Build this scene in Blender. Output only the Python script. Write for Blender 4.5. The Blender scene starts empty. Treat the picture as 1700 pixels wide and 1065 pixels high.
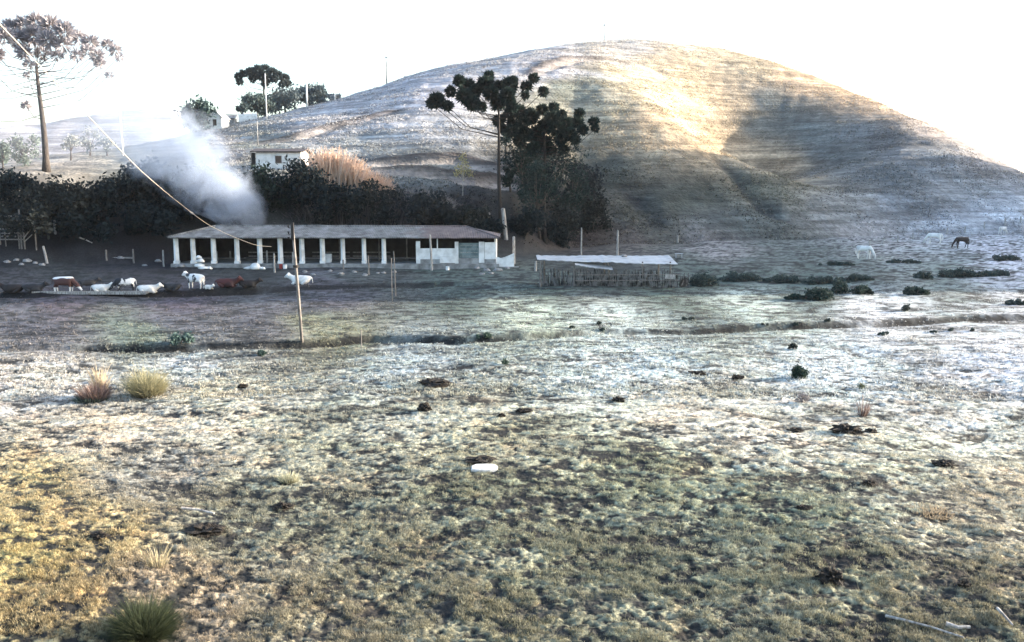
import bpy, math, random
import numpy as np
from math import radians, sin, cos, tan, pi, atan, atan2, sqrt
random.seed(7)
RNG = np.random.default_rng(7)
sc = bpy.context.scene
COL = sc.collection

# ------------------------------------------------------------------ camera, world, sun, exposure
F = 1472.0                       # focal length in photo pixels (photo 1700 x 1065)
HOR = 320.0                      # horizon row
CAMH = 8.4
PITCH = atan((532.5 - HOR) / F)
cd = bpy.data.cameras.new("camera")
cam = bpy.data.objects.new("camera", cd)
COL.objects.link(cam)
cam.location = (0, 0, CAMH)
cam.rotation_euler = (pi / 2 - PITCH, 0, 0)
cd.sensor_width = 36
cd.lens = 36 * F / 1700
cd.clip_start = 0.2
cd.clip_end = 9000
sc.camera = cam

SUN_EL = radians(13.0)
SUN_FWD = radians(14.0)          # the sun stands to the right, a little ahead of the camera
SUN_DIR = np.array([cos(SUN_EL) * cos(SUN_FWD), cos(SUN_EL) * sin(SUN_FWD), sin(SUN_EL)])
w = bpy.data.worlds.new("World")
sc.world = w
w.use_nodes = True
nt = w.node_tree
bg = nt.nodes["Background"]
sky = nt.nodes.new("ShaderNodeTexSky")
sky.sky_type = 'NISHITA'
sky.sun_disc = False
sky.sun_elevation = SUN_EL
sky.sun_rotation = pi / 2 - SUN_FWD
sky.air_density = 1.0
sky.dust_density = 2.6
sky.ozone_density = 1.5
nt.links.new(sky.outputs[0], bg.inputs[0])
bg.inputs[1].default_value = 0.15
sd = bpy.data.lights.new("sun", 'SUN')
sd.energy = 4.3
sd.angle = radians(0.5)
sd.color = (1.0, 0.87, 0.72)
so = bpy.data.objects.new("sun", sd)
COL.objects.link(so)
from mathutils import Vector, Matrix, noise as mnoise
so.rotation_euler = Vector(SUN_DIR).to_track_quat('Z', 'Y').to_euler()
sc.view_settings.view_transform = 'Standard'
sc.view_settings.look = 'None'
sc.view_settings.gamma = 1.0
sc.view_settings.exposure = 2.15
sc.render.engine = 'CYCLES'
sc.cycles.use_denoising = True
sc.cycles.max_bounces = 6
sc.cycles.diffuse_bounces = 3
sc.cycles.volume_bounces = 2
sc.cycles.volume_step_rate = 1.0
sc.cycles.volume_max_steps = 256

# ------------------------------------------------------------------ helpers
def ray(px, py):
    u = (px - 850.0) / F
    v = (532.5 - py) / F
    return np.array([u, cos(PITCH) + v * sin(PITCH), -sin(PITCH) + v * cos(PITCH)])

def P(px, py, Y):
    d = ray(px, py)
    return np.array([0, 0, CAMH]) + d * (Y / d[1])

def project(x, y, z):
    zz = z - CAMH
    f = y * cos(PITCH) - zz * sin(PITCH)
    f = np.where(f < 0.05, 0.05, f)
    return 850 + F * x / f, 532.5 - F * (y * sin(PITCH) + zz * cos(PITCH)) / f

def _hash(ix, iy, iz, seed):
    h = (ix * 374761393 + iy * 668265263 + iz * 2147483647 + seed * 974711) & 0xFFFFFFFF
    h = ((h ^ (h >> 13)) * 1274126177) & 0xFFFFFFFF
    h = (h ^ (h >> 16)) & 0xFFFF
    return h.astype(np.float32) / 32767.5 - 1.0

def vnoise(x, y, z=None, seed=0):
    x = np.asarray(x, dtype=np.float64); y = np.asarray(y, dtype=np.float64)
    z = np.zeros_like(x) if z is None else np.asarray(z, dtype=np.float64)
    ix = np.floor(x).astype(np.int64); iy = np.floor(y).astype(np.int64); iz = np.floor(z).astype(np.int64)
    fx = x - ix; fy = y - iy; fz = z - iz
    fx = fx * fx * (3 - 2 * fx); fy = fy * fy * (3 - 2 * fy); fz = fz * fz * (3 - 2 * fz)
    def lay(k):
        a = _hash(ix, iy, iz + k, seed) * (1 - fx) + _hash(ix + 1, iy, iz + k, seed) * fx
        b = _hash(ix, iy + 1, iz + k, seed) * (1 - fx) + _hash(ix + 1, iy + 1, iz + k, seed) * fx
        return a * (1 - fy) + b * fy
    if not np.any(fz):
        return lay(0)
    return lay(0) * (1 - fz) + lay(1) * fz

def fbm(x, y, seed=0, octv=4, gain=0.55):
    s = 0; a = 1.0; t = 0
    for k in range(octv):
        s = s + a * vnoise(x * 2 ** k + 17.3 * k, y * 2 ** k - 9.1 * k, None, seed + k)
        t += a; a *= gain
    return s / t * 1.6

def sstep(a, b, x):
    t = np.clip((x - a) / (b - a), 0, 1)
    return t * t * (3 - 2 * t)

def props(o, label=None, cat=None, group=None, kind=None):
    if label: o['label'] = label
    if cat: o['category'] = cat
    if group: o['group'] = group
    if kind: o['kind'] = kind
    return o

def empty(name, loc, label, cat, group=None, rz=0):
    o = bpy.data.objects.new(name, None)
    COL.objects.link(o)
    o.location = tuple(float(c) for c in loc)
    o.rotation_euler = (0, 0, rz)
    o.empty_display_size = 0.3
    return props(o, label, cat, group)

def link(name, me, mat, parent=None, loc=None):
    o = bpy.data.objects.new(name, me)
    COL.objects.link(o)
    if mat is not None and len(me.materials) == 0:
        me.materials.append(mat)
    if parent is not None:
        o.parent = parent
    if loc is not None:
        o.location = tuple(float(c) for c in loc)
    return o

def np_mesh(name, verts, faces, colors=None, smooth=False):
    """faces: int array n x k ; colors: per-vertex rgb"""
    verts = np.ascontiguousarray(verts, dtype=np.float32)
    faces = np.ascontiguousarray(faces, dtype=np.int32)
    me = bpy.data.meshes.new(name)
    n, k = faces.shape
    me.vertices.add(len(verts)); me.vertices.foreach_set("co", verts.ravel())
    me.loops.add(n * k); me.loops.foreach_set("vertex_index", faces.ravel())
    me.polygons.add(n)
    me.polygons.foreach_set("loop_start", np.arange(0, n * k, k, dtype=np.int32))
    me.polygons.foreach_set("loop_total", np.full(n, k, dtype=np.int32))
    me.polygons.foreach_set("use_smooth", np.full(n, smooth, dtype=bool))
    me.update(calc_edges=True)
    if colors is not None:
        at = me.attributes.new("tint", 'FLOAT_COLOR', 'POINT')
        c = np.ones((len(verts), 4), dtype=np.float32); c[:, :3] = colors
        at.data.foreach_set("color", c.ravel())
    return me

class MB:
    def __init__(self):
        self.v = []; self.f = []
    def add(self, vs, fs):
        b = len(self.v)
        self.v += [tuple(float(c) for c in p) for p in vs]
        self.f += [tuple(i + b for i in f) for f in fs]
        return self
    def box(self, c, s, rz=0.0, rx=0.0, ry=0.0, jit=0.0):
        M = Matrix.Rotation(rz, 3, 'Z') @ Matrix.Rotation(ry, 3, 'Y') @ Matrix.Rotation(rx, 3, 'X')
        vs = []
        for dz in (-.5, .5):
            for dx, dy in ((-.5, -.5), (.5, -.5), (.5, .5), (-.5, .5)):
                p = M @ Vector((dx * s[0], dy * s[1], dz * s[2]))
                vs.append((c[0] + p.x + random.uniform(-jit, jit), c[1] + p.y + random.uniform(-jit, jit), c[2] + p.z + random.uniform(-jit, jit)))
        return self.add(vs, [(3, 2, 1, 0), (4, 5, 6, 7), (0, 1, 5, 4), (1, 2, 6, 5), (2, 3, 7, 6), (3, 0, 4, 7)])
    def tube(self, pts, rad, n=8, flat=1.0):
        pts = [Vector(tuple(float(c) for c in p)) for p in pts]
        if not hasattr(rad, '__len__'): rad = [rad] * len(pts)
        vs = []; fs = []
        for i, p in enumerate(pts):
            d = (pts[min(i + 1, len(pts) - 1)] - pts[max(i - 1, 0)]).normalized()
            a = Vector((1, 0, 0)) if abs(d.x) < 0.9 else Vector((0, 1, 0))
            s = d.cross(a).normalized(); t = d.cross(s).normalized()
            for k in range(n):
                an = 2 * pi * k / n
                vs.append(p + s * cos(an) * rad[i] + t * sin(an) * rad[i] * flat)
        for i in range(len(pts) - 1):
            for k in range(n):
                a = i * n + k; b = i * n + (k + 1) % n
                fs.append((a, b, b + n, a + n))
        fs.append(tuple(range(n))[::-1]); fs.append(tuple(range((len(pts) - 1) * n, len(pts) * n)))
        return self.add(vs, fs)
    def lump(self, c, r, seed=0, amp=0.25, seg=12, rings=8, zmin=-0.35, fr=1.6):
        vs = []; fs = []
        for i in range(rings + 1):
            ph = pi * i / rings
            for k in range(seg):
                th = 2 * pi * k / seg
                d = Vector((sin(ph) * cos(th), sin(ph) * sin(th), cos(ph)))
                m = 1 + amp * mnoise.noise(d * fr + Vector((seed * 7.1, seed * 3.3, seed)))
                vs.append((c[0] + d.x * r[0] * m, c[1] + d.y * r[1] * m, c[2] + max(d.z * m, zmin) * r[2]))
        for i in range(rings):
            for k in range(seg):
                a = i * seg + k; b = i * seg + (k + 1) % seg
                fs.append((a, a + seg, b + seg, b))
        return self.add(vs, fs)
    def build(self, name, mat, parent=None, smooth=False, loc=None):
        me = bpy.data.meshes.new(name)
        me.from_pydata(self.v, [], self.f)
        me.validate()
        if smooth:
            for p in me.polygons: p.use_smooth = True
        me.update()
        return link(name, me, mat, parent, loc)

def dup(o, loc, rz=None, scale=None, label=None, group=None, parent=None):
    c = o.copy(); COL.objects.link(c)
    if parent is not None: c.parent = parent
    else:
        c.location = tuple(float(q) for q in loc)
        if rz is not None: c.rotation_euler = (c.rotation_euler[0], c.rotation_euler[1], rz)
        if scale is not None: c.scale = scale
        if label: c['label'] = label
        if group: c['group'] = group
    for ch in [q for q in o.children]:
        dup(ch, None, parent=c)
    return c

# ------------------------------------------------------------------ materials
def new_mat(name):
    m = bpy.data.materials.new(name); m.use_nodes = True
    return m, m.node_tree, m.node_tree.nodes["Principled BSDF"]

def mat(name, col, col2=None, scale=4.0, rough=0.85, bump=0.3, detail=6, contrast=(0.35, 0.65), stretch=(1, 1, 1), bscale=None, bdist=0.03):
    m, t, b = new_mat(name)
    b.inputs['Roughness'].default_value = rough
    b.inputs['Specular IOR Level'].default_value = 0.2
    col2 = col2 or tuple(c * 0.6 for c in col)
    tc = t.nodes.new("ShaderNodeTexCoord"); mp = t.nodes.new("ShaderNodeMapping")
    mp.inputs['Scale'].default_value = stretch
    t.links.new(tc.outputs['Object'], mp.inputs[0])
    nz = t.nodes.new("ShaderNodeTexNoise"); nz.inputs['Scale'].default_value = scale; nz.inputs['Detail'].default_value = detail
    t.links.new(mp.outputs[0], nz.inputs[0])
    cr = t.nodes.new("ShaderNodeValToRGB")
    cr.color_ramp.elements[0].position = contrast[0]; cr.color_ramp.elements[1].position = contrast[1]
    cr.color_ramp.elements[0].color = (*col2, 1); cr.color_ramp.elements[1].color = (*col, 1)
    t.links.new(nz.outputs['Fac'], cr.inputs[0]); t.links.new(cr.outputs[0], b.inputs['Base Color'])
    if bump:
        n2 = t.nodes.new("ShaderNodeTexNoise"); n2.inputs['Scale'].default_value = bscale or scale * 3; n2.inputs['Detail'].default_value = 4
        t.links.new(mp.outputs[0], n2.inputs[0])
        bp = t.nodes.new("ShaderNodeBump"); bp.inputs['Strength'].default_value = bump; bp.inputs['Distance'].default_value = bdist
        t.links.new(n2.outputs['Fac'], bp.inputs['Height']); t.links.new(bp.outputs[0], b.inputs['Normal'])
    return m

def tint_mat(name, scale=3.0, amp=0.35, rough=0.9, bump=0.0, transl=0.0, bscale=12, bdist=0.05):
    """base colour from the mesh's own 'tint' attribute with procedural speckle"""
    m, t, b = new_mat(name)
    b.inputs['Roughness'].default_value = rough
    b.inputs['Specular IOR Level'].default_value = 0.15
    at = t.nodes.new("ShaderNodeAttribute"); at.attribute_name = "tint"
    out = at.outputs['Color']
    ge = t.nodes.new("ShaderNodeNewGeometry")
    if amp:
        nz = t.nodes.new("ShaderNodeTexNoise"); nz.inputs['Scale'].default_value = scale; nz.inputs['Detail'].default_value = 8; nz.inputs['Roughness'].default_value = 0.65
        t.links.new(ge.outputs['Position'], nz.inputs[0])
        mr = t.nodes.new("ShaderNodeMapRange"); mr.inputs[1].default_value = 0.3; mr.inputs[2].default_value = 0.7
        mr.inputs[3].default_value = 1 - amp; mr.inputs[4].default_value = 1 + amp
        t.links.new(nz.outputs['Fac'], mr.inputs[0])
        mx = t.nodes.new("ShaderNodeVectorMath"); mx.operation = 'SCALE'
        t.links.new(out, mx.inputs[0]); t.links.new(mr.outputs[0], mx.inputs['Scale'])
        out = mx.outputs[0]
    t.links.new(out, b.inputs['Base Color'])
    if bump:
        n2 = t.nodes.new("ShaderNodeTexNoise"); n2.inputs['Scale'].default_value = bscale; n2.inputs['Detail'].default_value = 6
        t.links.new(ge.outputs['Position'], n2.inputs[0])
        bp = t.nodes.new("ShaderNodeBump"); bp.inputs['Strength'].default_value = bump; bp.inputs['Distance'].default_value = bdist
        t.links.new(n2.outputs['Fac'], bp.inputs['Height']); t.links.new(bp.outputs[0], b.inputs['Normal'])
    if transl:
        tr = t.nodes.new("ShaderNodeBsdfTranslucent"); mxs = t.nodes.new("ShaderNodeMixShader"); mxs.inputs[0].default_value = transl
        t.links.new(out, tr.inputs[0]); t.links.new(b.outputs[0], mxs.inputs[1]); t.links.new(tr.outputs[0], mxs.inputs[2])
        t.links.new(mxs.outputs[0], t.nodes['Material Output'].inputs['Surface'])
    return m

M_GROUND = tint_mat("ground_turf", 5.0, 0.45, bump=0.8, bscale=9, bdist=0.06)
M_HILL = tint_mat("hill_turf", 0.9, 0.4, bump=0.9, bscale=1.6, bdist=0.35)
def terrace_lines(m):
    t = m.node_tree; b = t.nodes["Principled BSDF"]
    ge = t.nodes.new("ShaderNodeNewGeometry")
    res = None
    for sc_, dist in (((.03, .03, .55), 6.0), ((.07, .07, 1.5), 6.0)):
        mp = t.nodes.new("ShaderNodeMapping"); mp.inputs['Scale'].default_value = sc_
        t.links.new(ge.outputs['Position'], mp.inputs[0])
        nz = t.nodes.new("ShaderNodeTexNoise"); nz.inputs['Scale'].default_value = 1.0; nz.inputs['Detail'].default_value = 5; nz.inputs['Roughness'].default_value = .6
        t.links.new(mp.outputs[0], nz.inputs[0])
        mr = t.nodes.new("ShaderNodeMapRange"); mr.inputs[1].default_value = .36; mr.inputs[2].default_value = .64; mr.inputs[3].default_value = .66; mr.inputs[4].default_value = 1.28
        t.links.new(nz.outputs['Fac'], mr.inputs[0])
        if res is None: res = mr.outputs[0]
        else:
            mu = t.nodes.new("ShaderNodeMath"); mu.operation = 'MULTIPLY'
            t.links.new(res, mu.inputs[0]); t.links.new(mr.outputs[0], mu.inputs[1]); res = mu.outputs[0]
    src = b.inputs['Base Color'].links[0].from_socket
    sc2 = t.nodes.new("ShaderNodeVectorMath"); sc2.operation = 'SCALE'
    t.links.new(src, sc2.inputs[0]); t.links.new(res, sc2.inputs['Scale'])
    t.links.new(sc2.outputs[0], b.inputs['Base Color'])
terrace_lines(M_HILL)
M_GRASS = tint_mat("grass_blades", 0, 0, transl=0.25)
M_LEAF = tint_mat("leaves", 0, 0, transl=0.2)
M_BARK = mat("bark", (.10, .085, .075), (.045, .04, .038), 3, stretch=(3, 3, .6), bump=.6, bdist=.08)
M_DARKBARK = mat("dark_bark", (.045, .038, .034), (.02, .018, .017), 3, stretch=(3, 3, .6), bump=.6, bdist=.08)
M_PALEBARK = mat("pale_bark", (.5, .47, .43), (.2, .18, .17), 2.2, stretch=(2, 2, .5), bump=.5, bdist=.06)
M_WHITE = mat("limewash", (.82, .82, .80), (.58, .57, .54), 1.3, contrast=(.3, .55), bump=.3)
M_TIN = mat("pale_sheet", (.44, .455, .47), (.15, .15, .155), 1.6, rough=.5, contrast=(.28, .52), stretch=(.5, 3, 1))
M_WOOD = mat("weathered_wood", (.27, .25, .23), (.10, .09, .085), 5, stretch=(3, 3, .5), bump=.5)
M_PALEWOOD = mat("pale_wood", (.48, .46, .43), (.20, .19, .18), 5, stretch=(3, 3, .5), bump=.4)
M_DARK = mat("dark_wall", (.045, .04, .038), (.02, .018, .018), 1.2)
M_SOIL = mat("dark_soil", (.04, .034, .028), (.018, .015, .013), 9, bump=1, bdist=.05)
M_CONC = mat("concrete", (.36, .36, .35), (.16, .155, .15), 1.1, bump=.3)
M_STONE = mat("stone", (.36, .355, .35), (.16, .155, .15), 4, bump=.6)
M_GREENP = mat("faded_green_paint", (.22, .28, .28), (.12, .16, .16), 2)
M_RED = mat("red_plastic", (.4, .07, .06), (.25, .05, .04), 4)
M_GLASS = mat("window_dark", (.10, .07, .055), (.05, .035, .03), 2, rough=.3, bump=0)

# ------------------------------------------------------------------ terrain
def az_of(px, row):
    d = ray(px, row)
    return atan2(d[0], d[1])

def el_of(px, row):
    d = ray(px, row)
    return d[2] / sqrt(d[0] ** 2 + d[1] ** 2)

CREST = [(-900, 285), (-300, 278), (0, 262), (100, 255), (200, 246), (300, 226), (345, 213), (400, 204), (470, 188), (520, 174), (600, 153),
         (640, 140), (700, 121), (760, 106), (870, 85), (940, 73), (1000, 67), (1060, 65), (1120, 69), (1200, 83), (1280, 102),
         (1330, 119), (1400, 147), (1500, 187), (1560, 214), (1620, 245), (1700, 288), (1760, 305), (1850, 314), (2000, 317), (3000, 317)]
CR_AZ = np.array([az_of(a, b) for a, b in CREST]); CR_EL = np.array([el_of(a, b) for a, b in CREST])
def ctl(pairs, row=300):
    return np.array([az_of(p, row) for p, _ in pairs]), np.array([float(v) for _, v in pairs])
RC = ctl([(-900, 230), (0, 230), (345, 240), (640, 310), (870, 360), (1030, 385), (1200, 395), (1300, 385), (1400, 345), (1500, 305), (1600, 285), (1700, 275), (1800, 290), (2000, 600)], 150)
RT = ctl([(-300, 140), (500, 138), (870, 140), (960, 148), (1100, 155), (1300, 168), (1500, 195), (1700, 215), (2000, 330)])
RB = ctl([(-300, 116), (0, 115), (500, 113), (780, 113), (870, 118), (960, 138), (1100, 150), (1300, 163), (1500, 190), (1700, 208), (2000, 325)], 400)
ZTROW = ctl([(-900, 300), (0, 291), (100, 289), (200, 292), (300, 290), (420, 284), (500, 284), (600, 297), (700, 293), (780, 303), (850, 318), (900, 352), (960, 412)])
EXPN = ctl([(-300, 1.0), (300, 0.95), (420, .8), (700, 0.35), (900, 0.0)])   # 1 = straight slope, 0 = dome

def _section(az, r):
    rc = np.interp(az, *RC); rt = np.interp(az, *RT); rb = np.interp(az, *RB)
    zrow = np.interp(az, *ZTROW)
    zt = CAMH + rt * (HOR - zrow) / F
    zt = np.maximum(zt, 0)
    mixk = np.interp(az, *EXPN)
    def prof(zc, r):
        t = np.clip((r - rt) / (rc - rt), 0, 1)
        S = mixk * t ** 0.95 + (1 - mixk) * (0.8 * np.sin(pi / 2 * t) + .2 * t)
        z = zt * sstep(0, 1, (r - rb) / (rt - rb)) + (zc - zt) * S
        return z
    return rc, rt, rb, zt, prof

_AZT = np.radians(np.linspace(-60, 60, 721))
_ZC = []
for a in _AZT:
    rr = np.linspace(130, 640, 300)
    aa = np.full_like(rr, a)
    rc, rt, rb, zt, prof = _section(aa, rr)
    tgt = np.interp(a, CR_AZ, CR_EL)
    zc = CAMH + rc[0] * tgt
    for _ in range(5):
        m = rr <= rc[0]
        cur = np.max((prof(zc, rr)[m] - CAMH) / rr[m])
        zc = zc + (tgt - cur) * rc[0] * 0.8
    _ZC.append(max(zc, 1.0))
_ZC = np.array(_ZC)
_k = np.ones(5) / 5
_ZC = np.convolve(np.pad(_ZC, 2, mode='edge'), _k, mode='valid')

def poly_dist(x, y, pts):
    """signed distance (left of direction positive) and parameter along a polyline in plan"""
    best = np.full(x.shape, 1e9); sgn = np.ones(x.shape); par = np.zeros(x.shape)
    L = 0
    tot = sum(np.hypot(*(np.array(b) - np.array(a))) for a, b in zip(pts[:-1], pts[1:]))
    for a, b in zip(pts[:-1], pts[1:]):
        ax, ay = a; dx = b[0] - ax; dy = b[1] - ay; l2 = dx * dx + dy * dy; l = sqrt(l2)
        t = np.clip(((x - ax) * dx + (y - ay) * dy) / l2, 0, 1)
        ex = x - ax - t * dx; ey = y - ay - t * dy
        d = np.hypot(ex, ey)
        m = d < best
        best = np.where(m, d, best)
        sgn = np.where(m, np.sign(dx * ey - dy * ex), sgn)
        par = np.where(m, (L + t * l) / tot, par)
        L += l
    return best, sgn, par

def ridge_field(x, y, pts, wid):
    P_ = np.array(pts)
    cum = np.concatenate([[0], np.cumsum(np.hypot(*np.diff(P_, axis=0).T))])
    n = max(8, int(cum[-1] / (wid / 2.5)))
    t = np.linspace(0, cum[-1], n)
    qx = np.interp(t, cum, P_[:, 0]); qy = np.interp(t, cum, P_[:, 1])
    k = np.array([.25, .5, .25])
    for _ in range(3):
        qx[1:-1] = np.convolve(qx, k, 'valid'); qy[1:-1] = np.convolve(qy, k, 'valid')
    sp = cum[-1] / (n - 1)
    out = np.zeros(x.shape)
    for i in range(n):
        u = i / (n - 1)
        a = float(sstep(0, .25, u) * (1 - sstep(.7, 1.0, u)))
        out += a * np.exp(-((x - qx[i]) ** 2 + (y - qy[i]) ** 2) / wid ** 2)
    return out * sp / (wid * sqrt(pi))

FEATURES = []   # (points, depth, width, kind)
def H(x, y, feat=True):
    x = np.asarray(x, dtype=np.float64); y = np.asarray(y, dtype=np.float64)
    az = np.arctan2(x, y); r = np.hypot(x, y)
    azc = np.clip(az, _AZT[0], _AZT[-1])
    rc, rt, rb, zt, prof = _section(azc, np.minimum(r, np.interp(azc, *RC)))
    zc = np.interp(azc, _AZT, _ZC)
    z = prof(zc, np.minimum(r, rc))
    past = np.maximum(r - rc, 0)
    z = z * np.where(past > 0, 0.5 + 0.5 * np.cos(pi * np.clip(past / 320.0, 0, 1)), 1.0)
    z = z + (CAMH - 1.7) * (1 - sstep(1.5, 15.0, r)) 
    # unseen ridge added off the right edge, shaped to keep low sun off the valley
    z = z + 73 * np.exp(-((x - 238) / 46.0) ** 2) * sstep(100, 142, y) * (1 - sstep(235, 292, y))
    # low swell of the meadow at the left edge, and gentle undulation
    z = z + 0.75 * np.exp(-((x + 11.5) / 4.0) ** 2 - ((y - 18.5) / 5.5) ** 2)
    z = z + 0.22 * vnoise(x / 9.0, y / 9.0, None, 3) * sstep(14, 22, r)
    if feat:
        for pts, dep, wid, kind in FEATURES:
            xs = [p[0] for p in pts]; ys = [p[1] for p in pts]
            mm = 4 * wid + 6
            sel = (x > min(xs) - mm) & (x < max(xs) + mm) & (y > min(ys) - mm) & (y < max(ys) + mm)
            if not np.any(sel): continue
            if kind == 'gully' and wid > 8:
                z[sel] = z[sel] - dep * ridge_field(x[sel], y[sel], pts, wid) * np.clip(z[sel] / 28.0, 0, 1)
                continue
            d, s, p = poly_dist(x[sel], y[sel], pts)
            wob = 1 + 0.35 * vnoise(x[sel] / 6.0, y[sel] / 6.0, None, 9)
            env = sstep(0, 0.3, p) * (1 - sstep(0.75, 1.0, p)) if kind != 'bank' else 1.0
            if kind == 'bank':       # ground on the left of the line stands higher
                dz = dep * (sstep(-wid, wid, d * s * 1.0 + 0.8 * (wob - 1)) - 0.5) * np.exp(-(d / (14 * wid)) ** 2) \
                     - 0.6 * dep * np.exp(-((d * s + wid) / wid) ** 2)
                dz = dz * (0.55 + 0.6 * np.clip(0.5 + vnoise(x[sel] / 5.0, y[sel] / 5.0, None, 21), 0, 1))
            elif kind == 'track':    # a cut path: flat notch with a small bank above
                dz = -dep * np.exp(-((d * s + wid * .5) / wid) ** 2) + 0.6 * dep * np.exp(-((d * s - wid * 1.2) / wid) ** 2)
                dz = dz * env
            else:
                dz = -dep * np.exp(-(d / (wid * (1 + (wob - 1) * (.25 if wid > 8 else 1)))) ** 2) * env
            z[sel] = z[sel] + dz
    return z

def foot_r(x, y):
    return np.interp(np.clip(np.arctan2(x, y), _AZT[0], _AZT[-1]), *RB) + 6

def tuft(x, y):
    """hummocks of the grazed turf: positive on tufts, negative in the gaps"""
    return fbm(x / .33, y / .27, 85, 4, .68)

def micro(x, y, z, r):
    """small relief: tufts, hoof marks, terracettes"""
    sp = np.maximum(r * r / 9000.0, 0.02)          # vertex spacing along the view
    o = np.zeros_like(x)
    for wl, am, sd_ in ((2.6, .06, 31), (1.1, .04, 32), (.13, .03, 35)):
        k = np.clip(wl / (2.2 * sp) - 0.4, 0, 1)
        n = vnoise(x / wl, y / wl, None, sd_)
        o = o + am * k * (n - 0.35 * np.abs(n))
    nm = r < 75
    if np.any(nm):
        o[nm] += 0.042 * np.clip(tuft(x[nm], y[nm]), -.5, 1) * (1 - sstep(40, 75, r[nm]))
    ft = foot_r(x, y); hill = sstep(ft - 14, ft + 8, r)
    n = .6 * vnoise(x / 14, y / 14, z * 0.25, 41) + .7 * vnoise(x / 34, y / 34, z * .42, 42) + .4 * vnoise(x / 2.6, y / 2.6, None, 43)
    return o * (1 - .5 * hill) + 0.58 * hill * n * (1 - sstep(520, 700, r))

def G(px, row, full=True, rmin=9, rmax=700):
    d = ray(px, row); hl = sqrt(d[0] ** 2 + d[1] ** 2)
    rr = np.concatenate([np.arange(rmin, 120, .12), np.arange(120, rmax, .4)])
    rr = rr[rr >= rmin]
    t = rr / hl
    x = d[0] * t; y = d[1] * t; zr = CAMH + d[2] * t
    hz = H(x, y, full)
    hit = np.nonzero(zr <= hz)[0]
    if len(hit) and rr[hit[0]] < 520: i = hit[0]
    else:
        m_ = rr < 460
        i = int(np.argmax(np.where(m_, (hz - zr) / rr, -9)))
    return np.array([x[i], y[i], hz[i]])

def on(x, y):
    xa = np.array([x], dtype=float); ya = np.array([y], dtype=float)
    z = H(xa, ya)
    return np.array([x, y, float((z + micro(xa, ya, z, np.hypot(xa, ya)))[0])])

def gp(px, row, **k):
    g = G(px, row, **k)
    return on(g[0], g[1])

def pline(pix):
    return [tuple(G(a, b, False)[:2]) for a, b in pix]
_f = []
# the eroded stream bank that crosses the meadow
_f.append((pline([(-150, 585), (0, 578), (250, 577), (500, 571), (620, 560), (760, 563), (870, 558), (1000, 549), (1130, 549), (1270, 541), (1450, 537), (1600, 528), (1850, 524)]), .26, .3, 'bank'))
_f.append((pline([(-150, 490), (60, 488), (240, 487), (400, 482), (560, 474), (700, 472)]), .36, .5, 'bank'))
# folds of the hill
_f.append((pline([(1215, 112), (1240, 170), (1275, 225), (1340, 275), (1430, 330), (1520, 384)]), 9.0, 15, 'gully'))
_f.append((pline([(1215, 92), (1245, 130), (1280, 175), (1310, 215), (1352, 258), (1400, 300)]), 18.0, 34, 'gully'))
_f.append((pline([(920, 105), (895, 150), (900, 210), (960, 280), (1020, 345)]), 6.0, 20, 'gully'))
_f.append((pline([(985, 105), (1030, 165), (1110, 228), (1220, 278), (1350, 330), (1510, 388)]), -4.5, 30, 'gully'))
_f.append((pline([(1175, 235), (1215, 285), (1262, 335), (1325, 388)]), 1.8, 2.2, 'gully'))
_f.append((pline([(1040, 300), (1080, 360), (1090, 385)]), 1.4, 2.5, 'gully'))
# cattle tracks cut along the slope behind the long shed
_f.append((pline([(600, 283), (660, 284), (730, 288), (790, 300), (880, 317)]), 1.0, 1.5, 'track'))
_f.append((pline([(560, 268), (700, 262), (760, 262), (830, 284), (870, 292)]), .9, 1.6, 'track'))
_f.append((pline([(405, 240), (500, 225), (560, 210), (640, 186), (700, 170)]), 1.0, 1.8, 'track'))
_f.append((pline([(870, 118), (960, 92), (1060, 82)]), .8, 1.8, 'track'))
FEATURES.extend(_f)
# bring the skyline back to its line after the folds are in
for _it in range(3):
    rr_ = np.concatenate([np.arange(150, 620, 3.0)])
    AA, RR = np.meshgrid(_AZT, rr_, indexing='ij')
    hz_ = H((RR * np.sin(AA)).ravel(), (RR * np.cos(AA)).ravel()).reshape(AA.shape)
    cur_ = np.max((hz_ - CAMH) / RR, axis=1)
    tg_ = np.interp(_AZT, CR_AZ, CR_EL)
    dz_ = (tg_ - cur_) * np.interp(_AZT, *RC) * .8
    dz_ = np.convolve(np.pad(dz_, 4, mode='edge'), np.ones(9) / 9, mode='valid')
    inside = (_AZT > az_of(350, 200)) & (_AZT < az_of(1740, 300))
    _ZC = np.maximum(_ZC + np.where(inside, dz_, 0), 1.0)

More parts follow.
